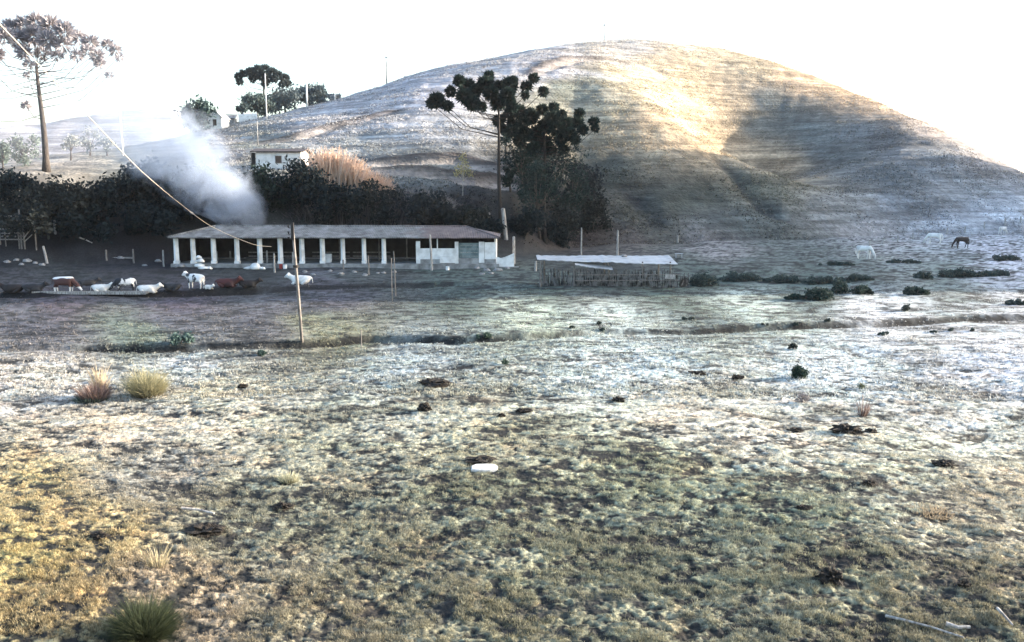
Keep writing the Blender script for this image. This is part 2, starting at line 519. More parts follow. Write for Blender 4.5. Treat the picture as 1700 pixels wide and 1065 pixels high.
# ------------------------------------------------------------------ ground colour: cover by place, hill zones also hold light and shade
ZONES = [  # photo column, row, albedo there
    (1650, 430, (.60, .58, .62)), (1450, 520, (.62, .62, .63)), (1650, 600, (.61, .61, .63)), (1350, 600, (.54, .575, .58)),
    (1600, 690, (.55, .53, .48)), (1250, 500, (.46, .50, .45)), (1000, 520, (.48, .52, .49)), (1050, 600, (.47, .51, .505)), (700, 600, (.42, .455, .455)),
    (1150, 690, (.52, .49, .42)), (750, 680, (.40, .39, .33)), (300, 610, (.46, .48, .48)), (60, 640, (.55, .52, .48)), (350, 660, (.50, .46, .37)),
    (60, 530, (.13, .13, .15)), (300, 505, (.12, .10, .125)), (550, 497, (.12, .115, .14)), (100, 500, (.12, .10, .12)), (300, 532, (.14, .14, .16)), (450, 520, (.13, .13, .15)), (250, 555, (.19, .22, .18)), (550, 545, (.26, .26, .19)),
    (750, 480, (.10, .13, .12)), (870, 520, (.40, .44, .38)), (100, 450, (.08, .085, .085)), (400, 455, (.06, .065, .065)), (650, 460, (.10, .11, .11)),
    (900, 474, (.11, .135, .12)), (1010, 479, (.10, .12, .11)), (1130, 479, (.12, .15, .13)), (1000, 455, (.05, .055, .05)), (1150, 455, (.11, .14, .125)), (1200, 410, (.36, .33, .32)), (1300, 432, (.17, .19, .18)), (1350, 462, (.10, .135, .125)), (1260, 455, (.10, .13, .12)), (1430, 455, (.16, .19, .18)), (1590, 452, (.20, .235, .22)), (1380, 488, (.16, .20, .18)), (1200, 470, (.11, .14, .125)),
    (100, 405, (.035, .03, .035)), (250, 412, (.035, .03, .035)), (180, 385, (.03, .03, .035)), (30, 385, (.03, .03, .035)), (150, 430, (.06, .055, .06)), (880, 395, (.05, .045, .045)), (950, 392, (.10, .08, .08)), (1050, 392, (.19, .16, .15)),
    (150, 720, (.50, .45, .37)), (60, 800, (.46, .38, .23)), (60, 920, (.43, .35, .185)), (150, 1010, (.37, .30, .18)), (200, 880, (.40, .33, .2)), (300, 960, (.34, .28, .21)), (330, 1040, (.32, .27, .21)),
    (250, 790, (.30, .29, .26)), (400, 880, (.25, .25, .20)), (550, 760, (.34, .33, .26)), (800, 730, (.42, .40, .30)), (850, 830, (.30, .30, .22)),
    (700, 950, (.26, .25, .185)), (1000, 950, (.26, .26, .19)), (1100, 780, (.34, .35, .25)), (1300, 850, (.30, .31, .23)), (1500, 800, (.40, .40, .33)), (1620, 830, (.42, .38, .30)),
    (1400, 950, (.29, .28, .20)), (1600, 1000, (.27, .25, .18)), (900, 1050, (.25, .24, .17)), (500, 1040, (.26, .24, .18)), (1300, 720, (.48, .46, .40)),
    # hill: cover plus sunlit streak, shaded flank and haze put into the albedo
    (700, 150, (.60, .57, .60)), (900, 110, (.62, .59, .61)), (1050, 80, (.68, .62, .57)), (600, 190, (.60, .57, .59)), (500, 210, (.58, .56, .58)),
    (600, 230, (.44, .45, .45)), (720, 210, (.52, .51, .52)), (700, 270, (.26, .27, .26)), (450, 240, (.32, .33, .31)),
    (1000, 160, (.58, .51, .39)), (1130, 190, (.66, .50, .34)), (1200, 240, (.66, .50, .33)), (1270, 268, (.60, .48, .34)), (1060, 130, (.64, .53, .39)), (1215, 170, (.58, .46, .33)), (1100, 225, (.60, .47, .33)), (1150, 150, (.62, .50, .36)), (1020, 190, (.54, .45, .32)), (1060, 215, (.56, .45, .32)), (950, 150, (.30, .31, .26)),  # sunlit spur, brightened and warmed in the albedo
    (1000, 280, (.085, .095, .08)), (1150, 330, (.105, .115, .095)), (1260, 300, (.2, .2, .16)), (1050, 350, (.10, .105, .085)), (1080, 382, (.17, .17, .15)), (1250, 370, (.16, .175, .165)), (1450, 385, (.48, .45, .44)), (1400, 340, (.34, .33, .31)),  # lower slope, its shade put into the darker values
    (1300, 170, (.20, .225, .225)), (1340, 215, (.18, .21, .21)), (1400, 250, (.20, .225, .225)), (1290, 200, (.20, .22, .21)), (1480, 290, (.24, .26, .27)), (1430, 215, (.22, .235, .24)), (1560, 320, (.42, .42, .42)), (1620, 310, (.44, .44, .44)), (1520, 250, (.30, .31, .32)), (1480, 345, (.36, .37, .385)), (1480, 235, (.22, .225, .23)), (1310, 115, (.66, .49, .34)), (1380, 142, (.66, .49, .34)), (1450, 175, (.64, .48, .35)), (1540, 212, (.60, .50, .44)), (1640, 262, (.56, .50, .48)), (1620, 290, (.32, .31, .31)), (1660, 350, (.66, .66, .69)), (1560, 362, (.60, .60, .63)), (1240, 100, (.54, .45, .33)),  # shaded flank darkened and lit skyline warmed in the albedo
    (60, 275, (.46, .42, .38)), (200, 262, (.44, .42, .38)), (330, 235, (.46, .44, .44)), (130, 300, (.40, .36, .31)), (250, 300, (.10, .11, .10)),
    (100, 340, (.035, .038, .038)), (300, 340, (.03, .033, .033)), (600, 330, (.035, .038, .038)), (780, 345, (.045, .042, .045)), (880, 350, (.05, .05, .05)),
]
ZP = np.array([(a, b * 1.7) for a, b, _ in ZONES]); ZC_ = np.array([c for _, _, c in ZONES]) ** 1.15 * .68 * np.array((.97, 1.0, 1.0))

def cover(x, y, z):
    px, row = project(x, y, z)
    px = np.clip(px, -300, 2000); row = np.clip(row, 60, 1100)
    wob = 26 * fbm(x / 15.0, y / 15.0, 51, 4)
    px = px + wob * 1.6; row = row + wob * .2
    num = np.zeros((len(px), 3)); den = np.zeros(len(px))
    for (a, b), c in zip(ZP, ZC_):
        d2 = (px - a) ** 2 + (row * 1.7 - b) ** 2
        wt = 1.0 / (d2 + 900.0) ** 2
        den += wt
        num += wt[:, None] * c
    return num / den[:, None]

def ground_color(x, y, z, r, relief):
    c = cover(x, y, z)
    n1 = fbm(x / 3.2, y / 1.6, 61, 4)
    n2 = fbm(x / .8, y / .45, 65, 3)
    n3 = fbm(x / 11, y / 7, 69, 3)
    n4 = tuft(x, y)
    ft = foot_r(x, y); hill = sstep(ft - 14, ft + 8, r)[:, None]
    near = 1 - sstep(30, 75, r)
    mid = 1 - sstep(60, 120, r)
    fac = 1 + 0.30 * n1 + .35 * n2 * (1 - .5 * sstep(30, 90, r)) + .12 * n3
    hn = vnoise(x / 34, y / 34, z * .42, 42) * .2 + vnoise(x / 2.4, y / 2.4, z * .3, 72) * .35 + fbm(x / 22, y / 22, 73, 3) * .12
    fac = fac[:, None] * (1 - hill) + (1 + hn)[:, None] * hill
    c = c * np.clip(fac, .25, 1.8)
    soil = np.array((.017, .018, .019))
    # between the tufts the dark earth shows, the tuft tops are pale
    fr_ = sstep(21, 36, r)
    gap = np.clip(.42 + .42 * fr_ + (2.0 - .6 * fr_) * n4 + .35 * n2 + .75 * n1, 0.02, 1) 
    gap = (gap * near + (1 - near) * np.clip(.72 + 1.2 * n2 + .6 * n1, .08, 1) * 1.0)[:, None]
    gap = gap * (1 - hill) + .62 * hill
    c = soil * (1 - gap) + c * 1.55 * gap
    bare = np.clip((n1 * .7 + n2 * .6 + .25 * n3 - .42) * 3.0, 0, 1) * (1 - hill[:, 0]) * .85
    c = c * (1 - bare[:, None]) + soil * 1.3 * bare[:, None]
    gr = np.clip(fbm(x / 2.3 + 40, y / 1.3, 77, 3) * 1.6 - .25, 0, .7)[:, None] * (1 - hill)
    c = c * (1 - gr * .5) + gr * .5 * c * np.array((.88, 1.0, .86))
    br = np.clip(fbm(x / 1.1 - 20, y / .7, 79, 3) * 1.7 - .5, 0, .6)[:, None] * near[:, None]
    c = c * (1 - br) + br * c * np.array((1.15, .92, .78))
    # bare earth on the cut faces of the stream bank and the tracks
    for pts, dep, wid, kind in FEATURES:
        if kind == 'gully':
            if wid < 4:
                d, sg, p = poly_dist(x, y, pts)
                k = np.exp(-(d / wid) ** 2) * sstep(0, .1, p) * (1 - sstep(.9, 1, p)) * np.clip(.7 + fbm(x / 5, y / 5, 87, 3), 0, 1) * .8
                c = c * (1 - k[:, None]) + soil * 1.6 * k[:, None]
            continue
        d, sg, p = poly_dist(x, y, pts)
        sd_ = d * sg
        if kind == 'bank':
            k = np.exp(-((sd_ + wid * .4) / (wid * 2.0)) ** 2) * np.clip(1.0 + .8 * fbm(x / 4.0, y / 2.0, 88, 3), 0, 1)
            if dep < .345: k = np.maximum(k, .75 * np.exp(-((sd_ + 2.2) / 1.6) ** 2) * np.clip(-.15 + 2.0 * fbm(x / 5.0, y / 1.2, 89, 3), 0, 1))
            c = c * (1 - k[:, None]) + soil * .6 * k[:, None]
        else:
            k = np.exp(-((sd_ + wid * .3) / (wid * .7)) ** 2) * sstep(0, .1, p) * (1 - sstep(.9, 1, p)) * .8
            k2 = np.exp(-((sd_ - wid * 1.2) / (wid * .9)) ** 2) * sstep(0, .1, p) * (1 - sstep(.9, 1, p)) * .8
            c = c * (1 - k[:, None]) + np.array((.34, .30, .27)) * k[:, None]
            c = c * (1 - k2[:, None]) + np.array((.06, .045, .04)) * k2[:, None]
    return np.clip(c, .01, .85)

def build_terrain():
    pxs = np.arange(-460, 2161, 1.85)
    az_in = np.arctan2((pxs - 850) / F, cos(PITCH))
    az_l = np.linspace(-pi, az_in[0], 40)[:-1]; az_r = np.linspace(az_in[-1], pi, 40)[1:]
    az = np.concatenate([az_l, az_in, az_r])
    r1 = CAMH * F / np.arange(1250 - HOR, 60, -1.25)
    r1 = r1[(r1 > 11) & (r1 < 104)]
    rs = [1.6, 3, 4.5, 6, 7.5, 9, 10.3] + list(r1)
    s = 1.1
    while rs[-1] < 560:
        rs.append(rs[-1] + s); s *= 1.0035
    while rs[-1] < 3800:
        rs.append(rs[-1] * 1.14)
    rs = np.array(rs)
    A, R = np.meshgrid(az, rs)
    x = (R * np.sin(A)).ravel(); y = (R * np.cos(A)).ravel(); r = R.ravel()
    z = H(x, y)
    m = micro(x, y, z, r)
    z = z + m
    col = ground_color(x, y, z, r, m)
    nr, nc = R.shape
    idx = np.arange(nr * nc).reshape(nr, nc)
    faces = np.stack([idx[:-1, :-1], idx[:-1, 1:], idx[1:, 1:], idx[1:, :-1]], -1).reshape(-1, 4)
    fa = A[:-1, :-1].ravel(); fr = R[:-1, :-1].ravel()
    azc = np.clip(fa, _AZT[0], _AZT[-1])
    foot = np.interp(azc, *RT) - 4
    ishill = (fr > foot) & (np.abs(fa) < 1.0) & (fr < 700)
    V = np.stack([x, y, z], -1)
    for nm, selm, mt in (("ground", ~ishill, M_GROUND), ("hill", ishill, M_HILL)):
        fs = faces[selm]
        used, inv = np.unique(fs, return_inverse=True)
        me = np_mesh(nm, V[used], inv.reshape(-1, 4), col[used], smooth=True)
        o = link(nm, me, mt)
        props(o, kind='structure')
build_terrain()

def far_hill():
    pts = [(-300, 230), (-100, 216), (0, 211), (60, 207), (120, 197), (190, 187), (250, 180), (285, 182), (330, 195), (400, 215), (520, 250), (700, 300)]
    pa = np.array([az_of(*p) for p in pts]); pe = np.array([el_of(*p) for p in pts])
    az = np.linspace(az_of(-300, 200), az_of(700, 300), 320); rs = np.linspace(420, 760, 90)
    A, R = np.meshgrid(az, rs)
    zc = CAMH + 590 * np.interp(A, pa, pe)
    t = (R - 590) / 170.0
    z = zc * (0.15 + 0.85 * np.cos(np.clip(t, -1, 1) * pi / 2) ** 1.1) - 8
    x = R * np.sin(A); y = R * np.cos(A)
    z = z + 1.3 * fbm(x.ravel() / 30, y.ravel() / 30, 91, 4).reshape(x.shape) + 7.3
    nr, nc = R.shape
    idx = np.arange(nr * nc).reshape(nr, nc)
    faces = np.stack([idx[:-1, :-1], idx[:-1, 1:], idx[1:, 1:], idx[1:, :-1]], -1).reshape(-1, 4)
    n = fbm(x.ravel() / 18, y.ravel() / 10, 95, 4)
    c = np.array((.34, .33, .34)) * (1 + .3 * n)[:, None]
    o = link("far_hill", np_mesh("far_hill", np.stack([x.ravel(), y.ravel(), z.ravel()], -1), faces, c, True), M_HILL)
    props(o, kind='structure')
far_hill()

# ------------------------------------------------------------------ grass: blades over meadow and hill (uncountable)
def grass(name, n_try, rowlo, rowhi, hmin, hmax, wid, nb, label, seed, pmin=-320, pmax=2020, hillside=False, spread=.5):
    g = np.random.default_rng(seed)
    px = g.uniform(pmin, pmax, n_try); row = g.uniform(rowlo, rowhi, n_try)
    u = (px - 850) / F; v = (532.5 - row) / F
    dy = cos(PITCH) + v * sin(PITCH); dz = -sin(PITCH) + v * cos(PITCH)
    if hillside:
        # spread over the slope in plan
        a = np.arctan2(u, cos(PITCH)); r = g.uniform(118, 420, n_try)
        x = r * np.sin(a); y = r * np.cos(a)
        ok = (r > np.interp(a, *RB) + 4) & (r < np.interp(a, *RC))
        x = x[ok]; y = y[ok]
    else:
        t = CAMH / -dz
        x = u * t; y = dy * t
    r = np.hypot(x, y)
    clump = fbm(x / (1.4 if not hillside else 9), y / (1.0 if not hillside else 9), seed + 5, 3)
    if not hillside: clump = .55 * clump + 1.1 * tuft(x, y)
    ok = clump + g.uniform(-.5, .5, len(x)) > (-0.25 if hillside else .05)
    x = x[ok]; y = y[ok]; r = r[ok]; clump = clump[ok]
    z = H(x, y); z = z + micro(x, y, z, r)
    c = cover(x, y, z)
    N = len(x)
    k = np.clip(.65 + .6 * clump, .4, 1.4)
    h = g.uniform(hmin, hmax, N) * k
    V = []; C = []
    base = np.stack([x, y, z - .02], -1)
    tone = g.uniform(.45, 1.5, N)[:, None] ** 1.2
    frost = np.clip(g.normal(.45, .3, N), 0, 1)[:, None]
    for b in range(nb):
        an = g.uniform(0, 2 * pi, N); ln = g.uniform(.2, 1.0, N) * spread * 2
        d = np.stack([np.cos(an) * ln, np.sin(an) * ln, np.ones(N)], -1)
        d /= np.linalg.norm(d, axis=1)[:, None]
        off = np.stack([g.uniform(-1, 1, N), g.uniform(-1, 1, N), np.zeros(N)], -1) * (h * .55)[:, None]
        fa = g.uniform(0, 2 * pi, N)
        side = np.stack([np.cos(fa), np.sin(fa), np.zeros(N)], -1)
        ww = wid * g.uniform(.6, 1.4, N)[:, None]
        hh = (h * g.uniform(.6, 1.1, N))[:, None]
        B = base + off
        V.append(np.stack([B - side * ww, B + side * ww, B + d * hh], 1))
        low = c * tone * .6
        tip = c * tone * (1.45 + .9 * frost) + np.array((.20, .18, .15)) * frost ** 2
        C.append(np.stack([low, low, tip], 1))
    V = np.concatenate(V).reshape(-1, 3); C = np.clip(np.concatenate(C).reshape(-1, 3), .01, .82)
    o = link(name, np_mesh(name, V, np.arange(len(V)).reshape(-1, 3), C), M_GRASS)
    props(o, label, "grass", kind='stuff')
grass("grass", 390000, 640, 1075, .035, .10, .009, 5, "short frosted grass tufts covering the near meadow", 101)
grass("grass", 44000, 760, 1080, .08, .19, .005, 5, "taller dry grass blades standing in the near turf", 104)
grass("grass", 116000, 470, 660, .06, .18, .026, 4, "sparse frosted grass on the far meadow", 102)
grass("grass", 150000, 300, 400, .25, .7, .10, 3, "dry tussocky grass speckling the big hill", 103, 350, 1760, True, .7)

# ------------------------------------------------------------------ foliage builders
def leafcloud(g, clumps, n, size, col, col2, needle=False, up=0.0, squash=1.0):
    """clumps: list of (centre, radius). Returns verts, faces, colours of many leaf-sized faces."""
    V = []; C = []
    col = np.array(col); col2 = np.array(col2)
    for (c, R) in clumps:
        c = np.asarray(c, dtype=float)
        m = max(12, int(n * (R / np.mean([q[1] for q in clumps])) ** 2))
        d = g.normal(size=(m, 3)); d /= np.linalg.norm(d, axis=1)[:, None]
        if needle:
            d[:, 2] = d[:, 2] * .8 + up * 2
            d /= np.linalg.norm(d, axis=1)[:, None]
            b = c + d * R * g.uniform(.05, .4, m)[:, None]
            e = c + d * R * g.uniform(.75, 1.12, m)[:, None] * np.array((1, 1, squash))
            s = np.cross(d, g.normal(size=(m, 3))); s /= np.linalg.norm(s, axis=1)[:, None] + 1e-9
            wv = s * size * 1.3 * g.uniform(.6, 1.3, m)[:, None]
            mid = (b + e) / 2
            V.append(np.stack([b, mid + wv, e, mid - wv], 1))
        else:
            p = c + d * (R * g.uniform(.1, 1.0, m) ** .6 * (1 + .22 * g.normal(size=m)))[:, None] * np.array((1, 1, squash))
            a = g.normal(size=(m, 3)); a /= np.linalg.norm(a, axis=1)[:, None]
            bb = np.cross(a, g.normal(size=(m, 3))); bb /= np.linalg.norm(bb, axis=1)[:, None] + 1e-9
            sz = size * g.uniform(.6, 1.5, m)[:, None]
            V.append(np.stack([p - a * sz, p + bb * sz * .55, p + a * sz, p - bb * sz * .55], 1))
        k = g.uniform(0, 1, m)[:, None] * .75 + g.uniform(0, .25)
        cc = col * (1 - k) + col2 * k
        C.append(np.repeat(cc[:, None, :], 4, 1))
    V = np.concatenate(V).reshape(-1, 3); C = np.concatenate(C).reshape(-1, 3)
    return V, np.arange(len(V)).reshape(-1, 4), C

def leafobj(name, g, clumps, n, size, col, col2, parent, **k):
    V, Fc, C = leafcloud(g, clumps, n, size, col, col2, **k)
    return link(name, np_mesh(name, V, Fc, C), M_LEAF, parent)

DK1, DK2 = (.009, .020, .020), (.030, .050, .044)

def araucaria(label, base, lean, top, trunk_r, clumps, col, col2, n=170, needle=.11, group=None, branches_low=(), bark=None, rseed=1, name="araucaria_tree", limb=1.0):
    """base: ground point; lean: offset of the trunk top; clumps in world coords"""
    g = np.random.default_rng(rseed)
    t = empty(name, base, label, "tree", group)
    base = np.asarray(base, dtype=float)
    topv = np.array([lean[0], lean[1], top])
    mb = MB()
    pts = [topv * k + np.array([0.12 * sin(k * 5 + rseed), .1 * cos(k * 4), 0]) * (k > 0) for k in np.linspace(0, 1, 9)]
    pts[0] = np.array([0, 0, -.4])
    mb.tube(pts, [trunk_r * (1.35 if i == 0 else 1.0 - .62 * i / 8) for i in range(9)], 9)
    mb.build('trunk', bark or M_BARK, t, True)
    bm = MB()
    loc = [(np.asarray(c) - base, R) for c, R in clumps]
    for c, R in loc:
        # each limb leaves the trunk below its clump and curves up into it
        hz = max(top * .42, min(top * .99, c[2] - 0.45 * np.hypot(c[0] - topv[0], c[1] - topv[1]) - .4))
        k = hz / top
        s = topv * k
        mid = s * .45 + c * .55; mid[2] = s[2] * .7 + c[2] * .3 - .25
        bm.tube([s, s * .75 + mid * .25 , mid, c * .8 + mid * .2, c], [trunk_r * .26 * limb, trunk_r * .22 * limb, trunk_r * .17 * limb, trunk_r * .13 * limb, .03], 5)
    for (an, hz, ln, up) in branches_low:
        s = topv * (hz / top)
        e = s + np.array([cos(an) * ln, sin(an) * ln, up])
        m = (s + e) / 2 + np.array([0, 0, -.06 * ln])
        bm.tube([s, m, e], [trunk_r * .2 * limb, trunk_r * .13 * limb, .03], 4)
    bm.build('branches', bark or M_BARK, t, True)
    leafobj('crown', g, loc, n, needle, col, col2, t, needle=True, up=.12)
    return t

def px_clumps(lst, Y, g, dep=2.5, grow=1.0):
    out = []
    for (px, row, rp) in lst:
        yy = Y + g.uniform(-dep, dep)
        c = P(px, row, yy)
        out.append((c, rp * grow * yy / F))
    return out

g0 = np.random.default_rng(11)
# two dark araucarias on the slope right of the long shed
bA = gp(832, 386)
cl = [(725, 168, 14), (716, 172, 9), (748, 152, 10), (743, 176, 10), (762, 134, 10), (776, 145, 14), (770, 160, 13), (784, 172, 13), (812, 126, 9), (806, 140, 14),
      (815, 155, 13), (828, 142, 9), (845, 143, 14), (852, 133, 8), (842, 158, 13), (874, 144, 10), (886, 130, 9), (872, 158, 8), (902, 152, 9), (826, 172, 12), (800, 178, 9), (850, 176, 11), (790, 152, 11), (832, 168, 10)]
araucaria("taller dark araucaria with flat crown of round tufts beside the long shed's right end", bA,
          (P(826, 165, bA[1])[0] - bA[0], 0), P(826, 165, bA[1])[2] - bA[2], .32, px_clumps(cl, bA[1], g0, 2.6, 1.2), DK1, DK2, 380, .10, "araucaria pines", rseed=3, bark=M_DARKBARK)
bB = gp(905, 402)
cl = [(828, 200, 11), (846, 190, 11), (862, 186, 12), (880, 194, 14), (850, 206, 10), (868, 204, 11), (900, 182, 10), (920, 178, 9), (916, 196, 12), (932, 190, 9), (905, 210, 13),
      (924, 214, 13), (940, 206, 12), (962, 188, 9), (958, 204, 11), (968, 216, 9), (946, 224, 12), (930, 232, 11), (986, 202, 9), (988, 214, 7), (890, 218, 10), (835, 214, 8), (955, 232, 9), (850, 218, 11), (872, 222, 12), (893, 230, 12), (862, 234, 10), (912, 248, 11), (886, 246, 11), (936, 248, 10), (905, 236, 12)]
araucaria("dark araucaria with lower, broken crown standing just right of the taller one", bB,
          (P(902, 205, bB[1])[0] - bB[0], 0), P(902, 200, bB[1])[2] - bB[2], .30, px_clumps(cl, bB[1], g0, 2.4, 1.22), DK1, DK2, 380, .10, "araucaria pines", rseed=4, bark=M_DARKBARK,
          branches_low=[(pi * .95, 15.0, 6.0, -1.0), (pi * 1.05, 13.6, 6.5, -.5), (pi * .9, 16.4, 7.0, -.4), (0.1, 14, 4, .3), (.2, 12, 3.4, -.2)])
# the big araucaria at the left edge, glare put into its pale leaf colours
bL = gp(77, 284)
YL = bL[1]
cl = [(20, 48, 16), (40, 42, 15), (60, 38, 16), (85, 44, 17), (108, 52, 16), (30, 66, 16), (55, 60, 17), (80, 68, 17), (105, 74, 14), (130, 62, 13), (150, 70, 13), (145, 84, 11), (160, 92, 12),
      (128, 92, 11), (178, 74, 10), (192, 84, 10), (198, 95, 8), (165, 104, 10), (182, 125, 8), (8, 60, 14), (-15, 55, 18), (-30, 75, 18), (-5, 90, 12), (40, 88, 13), (70, 88, 12), (95, 92, 10), (-60, 90, 16), (-45, 60, 14), (-20, 110, 12), (48, 106, 9), (44, 175, 8), (45, 124, 7)]
gl = np.random.default_rng(5)
topL = P(62, 105, YL)
araucaria("tall solitary araucaria with glare-paled crown at the left edge of the photo", bL, (topL[0] - bL[0], 0), topL[2] - bL[2], .46,
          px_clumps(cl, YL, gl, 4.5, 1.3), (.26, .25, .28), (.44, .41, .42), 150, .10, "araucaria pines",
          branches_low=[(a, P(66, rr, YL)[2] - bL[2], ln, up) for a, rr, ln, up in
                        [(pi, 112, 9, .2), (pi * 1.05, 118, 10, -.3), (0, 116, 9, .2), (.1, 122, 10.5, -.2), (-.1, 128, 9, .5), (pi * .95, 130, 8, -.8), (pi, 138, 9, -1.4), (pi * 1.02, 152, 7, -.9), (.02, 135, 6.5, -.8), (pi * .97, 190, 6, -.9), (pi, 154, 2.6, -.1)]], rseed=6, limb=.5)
# small araucaria on the skyline
bS = gp(440, 193)
cl = [(396, 128, 7), (404, 122, 7), (416, 120, 8), (428, 116, 8), (440, 116, 9), (452, 120, 8), (462, 124, 7), (472, 130, 8), (478, 138, 6), (398, 136, 6), (468, 140, 6), (434, 128, 8), (446, 130, 8), (420, 130, 7), (440, 140, 6), (424, 124, 7), (456, 130, 7)]
topS = P(438, 128, bS[1])
araucaria("small umbrella shaped araucaria on the skyline between the trees", bS, (topS[0] - bS[0], 0), topS[2] - bS[2], .4,
          px_clumps(cl, bS[1], gl, 3.0, 1.25), (.03, .05, .06), (.08, .10, .10), 160, .2, "araucaria pines", rseed=8)

def leafy(name, label, cat, base, clumps, col, col2, n, size, trunk_r=.16, group=None, seed=1, trunk_h=None, bark=None, needle=False):
    g = np.random.default_rng(seed)
    base = np.asarray(base, dtype=float)
    t = empty(name, base, label, cat, group)
    loc = [(np.asarray(c) - base, R) for c, R in clumps]
    top = np.mean([c for c, _ in loc], axis=0)
    mb = MB()
    mb.tube([(0, 0, -.3), (top[0] * .3, top[1] * .3, top[2] * .4), top], [trunk_r * 1.2, trunk_r * .8, trunk_r * .4], 7)
    for c, R in loc:
        s = top * .5
        mb.tube([s, (s + c) / 2 + np.array([0, 0, .1]), c], [trunk_r * .45, trunk_r * .3, .02], 4)
    mb.build('trunk' if cat == 'tree' else 'stems', bark or M_BARK, t, True)
    leafobj('crown' if cat == 'tree' else 'leaves', g, loc, n, size, col, col2, t, needle=needle)
    return t

def blob_clumps(px, row, wpx, hpx, Y, g, k=9, f=.42):
    """irregular set of clumps filling a crown centred on a pixel at depth Y"""
    out = []
    s = Y / F
    for i in range(k):
        a = g.uniform(0, 2 * pi); q = sqrt(g.uniform(0, 1)) * .75
        yy = Y + g.uniform(-.4, .4) * wpx * s
        c = P(px + cos(a) * q * wpx * .5, row + sin(a) * q * hpx * .5, yy)
        out.append((c, f * .5 * (wpx + hpx) * .5 * s * g.uniform(.7, 1.15)))
    return out

gt = np.random.default_rng(21)
# trees below the araucarias on the slope
for i, (px, row, wp, hp, bpx, brow, lab) in enumerate([
    (866, 258, 74, 76, 868, 335, "dark leafy tree with open crown under the araucaria crowns"),
    (925, 268, 80, 70, 925, 345, "broad dark tree directly below the lower araucaria crown"),
    (948, 318, 60, 80, 945, 385, "dusky green tree at the foot of the hill right of the araucaria trunk"),
    (893, 325, 66, 100, 896, 394, "narrow dark tree hiding the foot of the lower araucaria"),
    (846, 292, 30, 30, 848, 318, "small round dark bush beside the cut track under the araucarias"),
    (838, 222, 18, 36, 840, 262, "tiny dark bush growing against the taller araucaria trunk")]):
    b = gp(bpx, brow)
    leafy("leafy_tree" if i < 4 else "bush", lab, "tree" if i < 4 else "bush", b, blob_clumps(px, row, wp * 1.3, hp * 1.25, b[1] - 1.5, gt, 20 if i < 4 else 7),
          (.010, .022, .022), (.036, .056, .050), 85 if i < 4 else 90, .22, .2, "trees on the slope right of the long shed" if i < 4 else None, 300 + i)

# dark trees and scrub on the shaded bank behind the long shed
BANK = [(20, 310, 90, 50, "dark scrubby tree on the bank above the timber corral"), (95, 330, 100, 60, "low dark tree right of the corral on the shaded bank"),
        (165, 335, 80, 70, "dark bank tree below the pale dirt track"), (215, 315, 80, 70, "blackish bank tree below the start of the smoke"), (262, 310, 90, 90, "tall dark bank tree crossed by the pale cable"),
        (318, 318, 90, 90, "dense dark tree on the bank left of the smoke column"), (375, 330, 80, 80, "dark tree behind the left half of the shed ridge, half in smoke"), (440, 315, 80, 70, "dark tree below the white farmhouse"),
        (490, 310, 90, 90, "dark tree right of the smoke below the farmhouse"), (548, 330, 90, 70, "dark shrub tree under the straw coloured canes"), (610, 335, 90, 66, "dark bank tree right of the straw canes"),
        (668, 345, 90, 56, "grey green bank tree behind the middle of the shed ridge"), (722, 346, 70, 50, "dark grey bank tree near the golden sapling"), (40, 360, 110, 50, "very dark thicket tree behind the timber corral"), (150, 375, 110, 50, "black thicket tree left of the shed's hip"),
        (245, 368, 90, 46, "black thicket tree touching the left end of the shed roof"),
        (775, 360, 70, 30, "dark scrub behind the reddish end of the shed roof"), (800, 378, 60, 36, "dark scrub touching the right hip of the shed roof"), (872, 372, 60, 56, "dark scrub right of the pale dead trunk"), (925, 372, 70, 54, "dark scrub above the left end of the pen roof"),
        (965, 305, 60, 66, "dusky scrub tree right of the lower araucaria crown"), (893, 302, 62, 60, "dark scrub tree between the two araucaria trunks"), (985, 355, 56, 60, "rightmost dusky scrub tree at the foot of the hill"), (910, 392, 70, 36, "low dark scrub hiding the foot of the lower araucaria")]
for i, (px, row, wp, hp, lab) in enumerate(BANK):
    g_ = gp(px, min(row + hp * .5, 384), rmin=112)
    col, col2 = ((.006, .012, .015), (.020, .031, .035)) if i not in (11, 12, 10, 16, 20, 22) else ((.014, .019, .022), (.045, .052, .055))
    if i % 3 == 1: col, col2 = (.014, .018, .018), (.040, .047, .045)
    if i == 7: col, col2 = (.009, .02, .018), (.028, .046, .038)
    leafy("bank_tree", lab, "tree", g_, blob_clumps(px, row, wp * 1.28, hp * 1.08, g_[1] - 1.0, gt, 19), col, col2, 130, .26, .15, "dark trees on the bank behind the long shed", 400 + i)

# skyline trees at the left shoulder of the hill
for i, (px, row, wp, hp, brow, lab, c1, c2) in enumerate([
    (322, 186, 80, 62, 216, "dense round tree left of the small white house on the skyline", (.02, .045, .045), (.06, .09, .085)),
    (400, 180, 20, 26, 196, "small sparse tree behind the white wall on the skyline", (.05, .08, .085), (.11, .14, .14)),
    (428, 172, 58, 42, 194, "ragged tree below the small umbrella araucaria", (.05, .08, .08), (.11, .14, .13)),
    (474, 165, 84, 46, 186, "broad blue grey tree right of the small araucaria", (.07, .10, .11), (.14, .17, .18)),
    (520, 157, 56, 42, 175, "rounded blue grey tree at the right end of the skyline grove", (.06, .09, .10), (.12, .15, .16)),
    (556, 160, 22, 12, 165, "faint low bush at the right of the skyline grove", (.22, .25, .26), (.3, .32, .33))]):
    b = gp(px, brow)
    leafy("skyline_tree", lab, "tree", b, blob_clumps(px, row, wp, hp, b[1], gt, 20 if wp > 30 else 8), c1, c2, 120, .42, .3, "trees on the skyline", 500 + i)
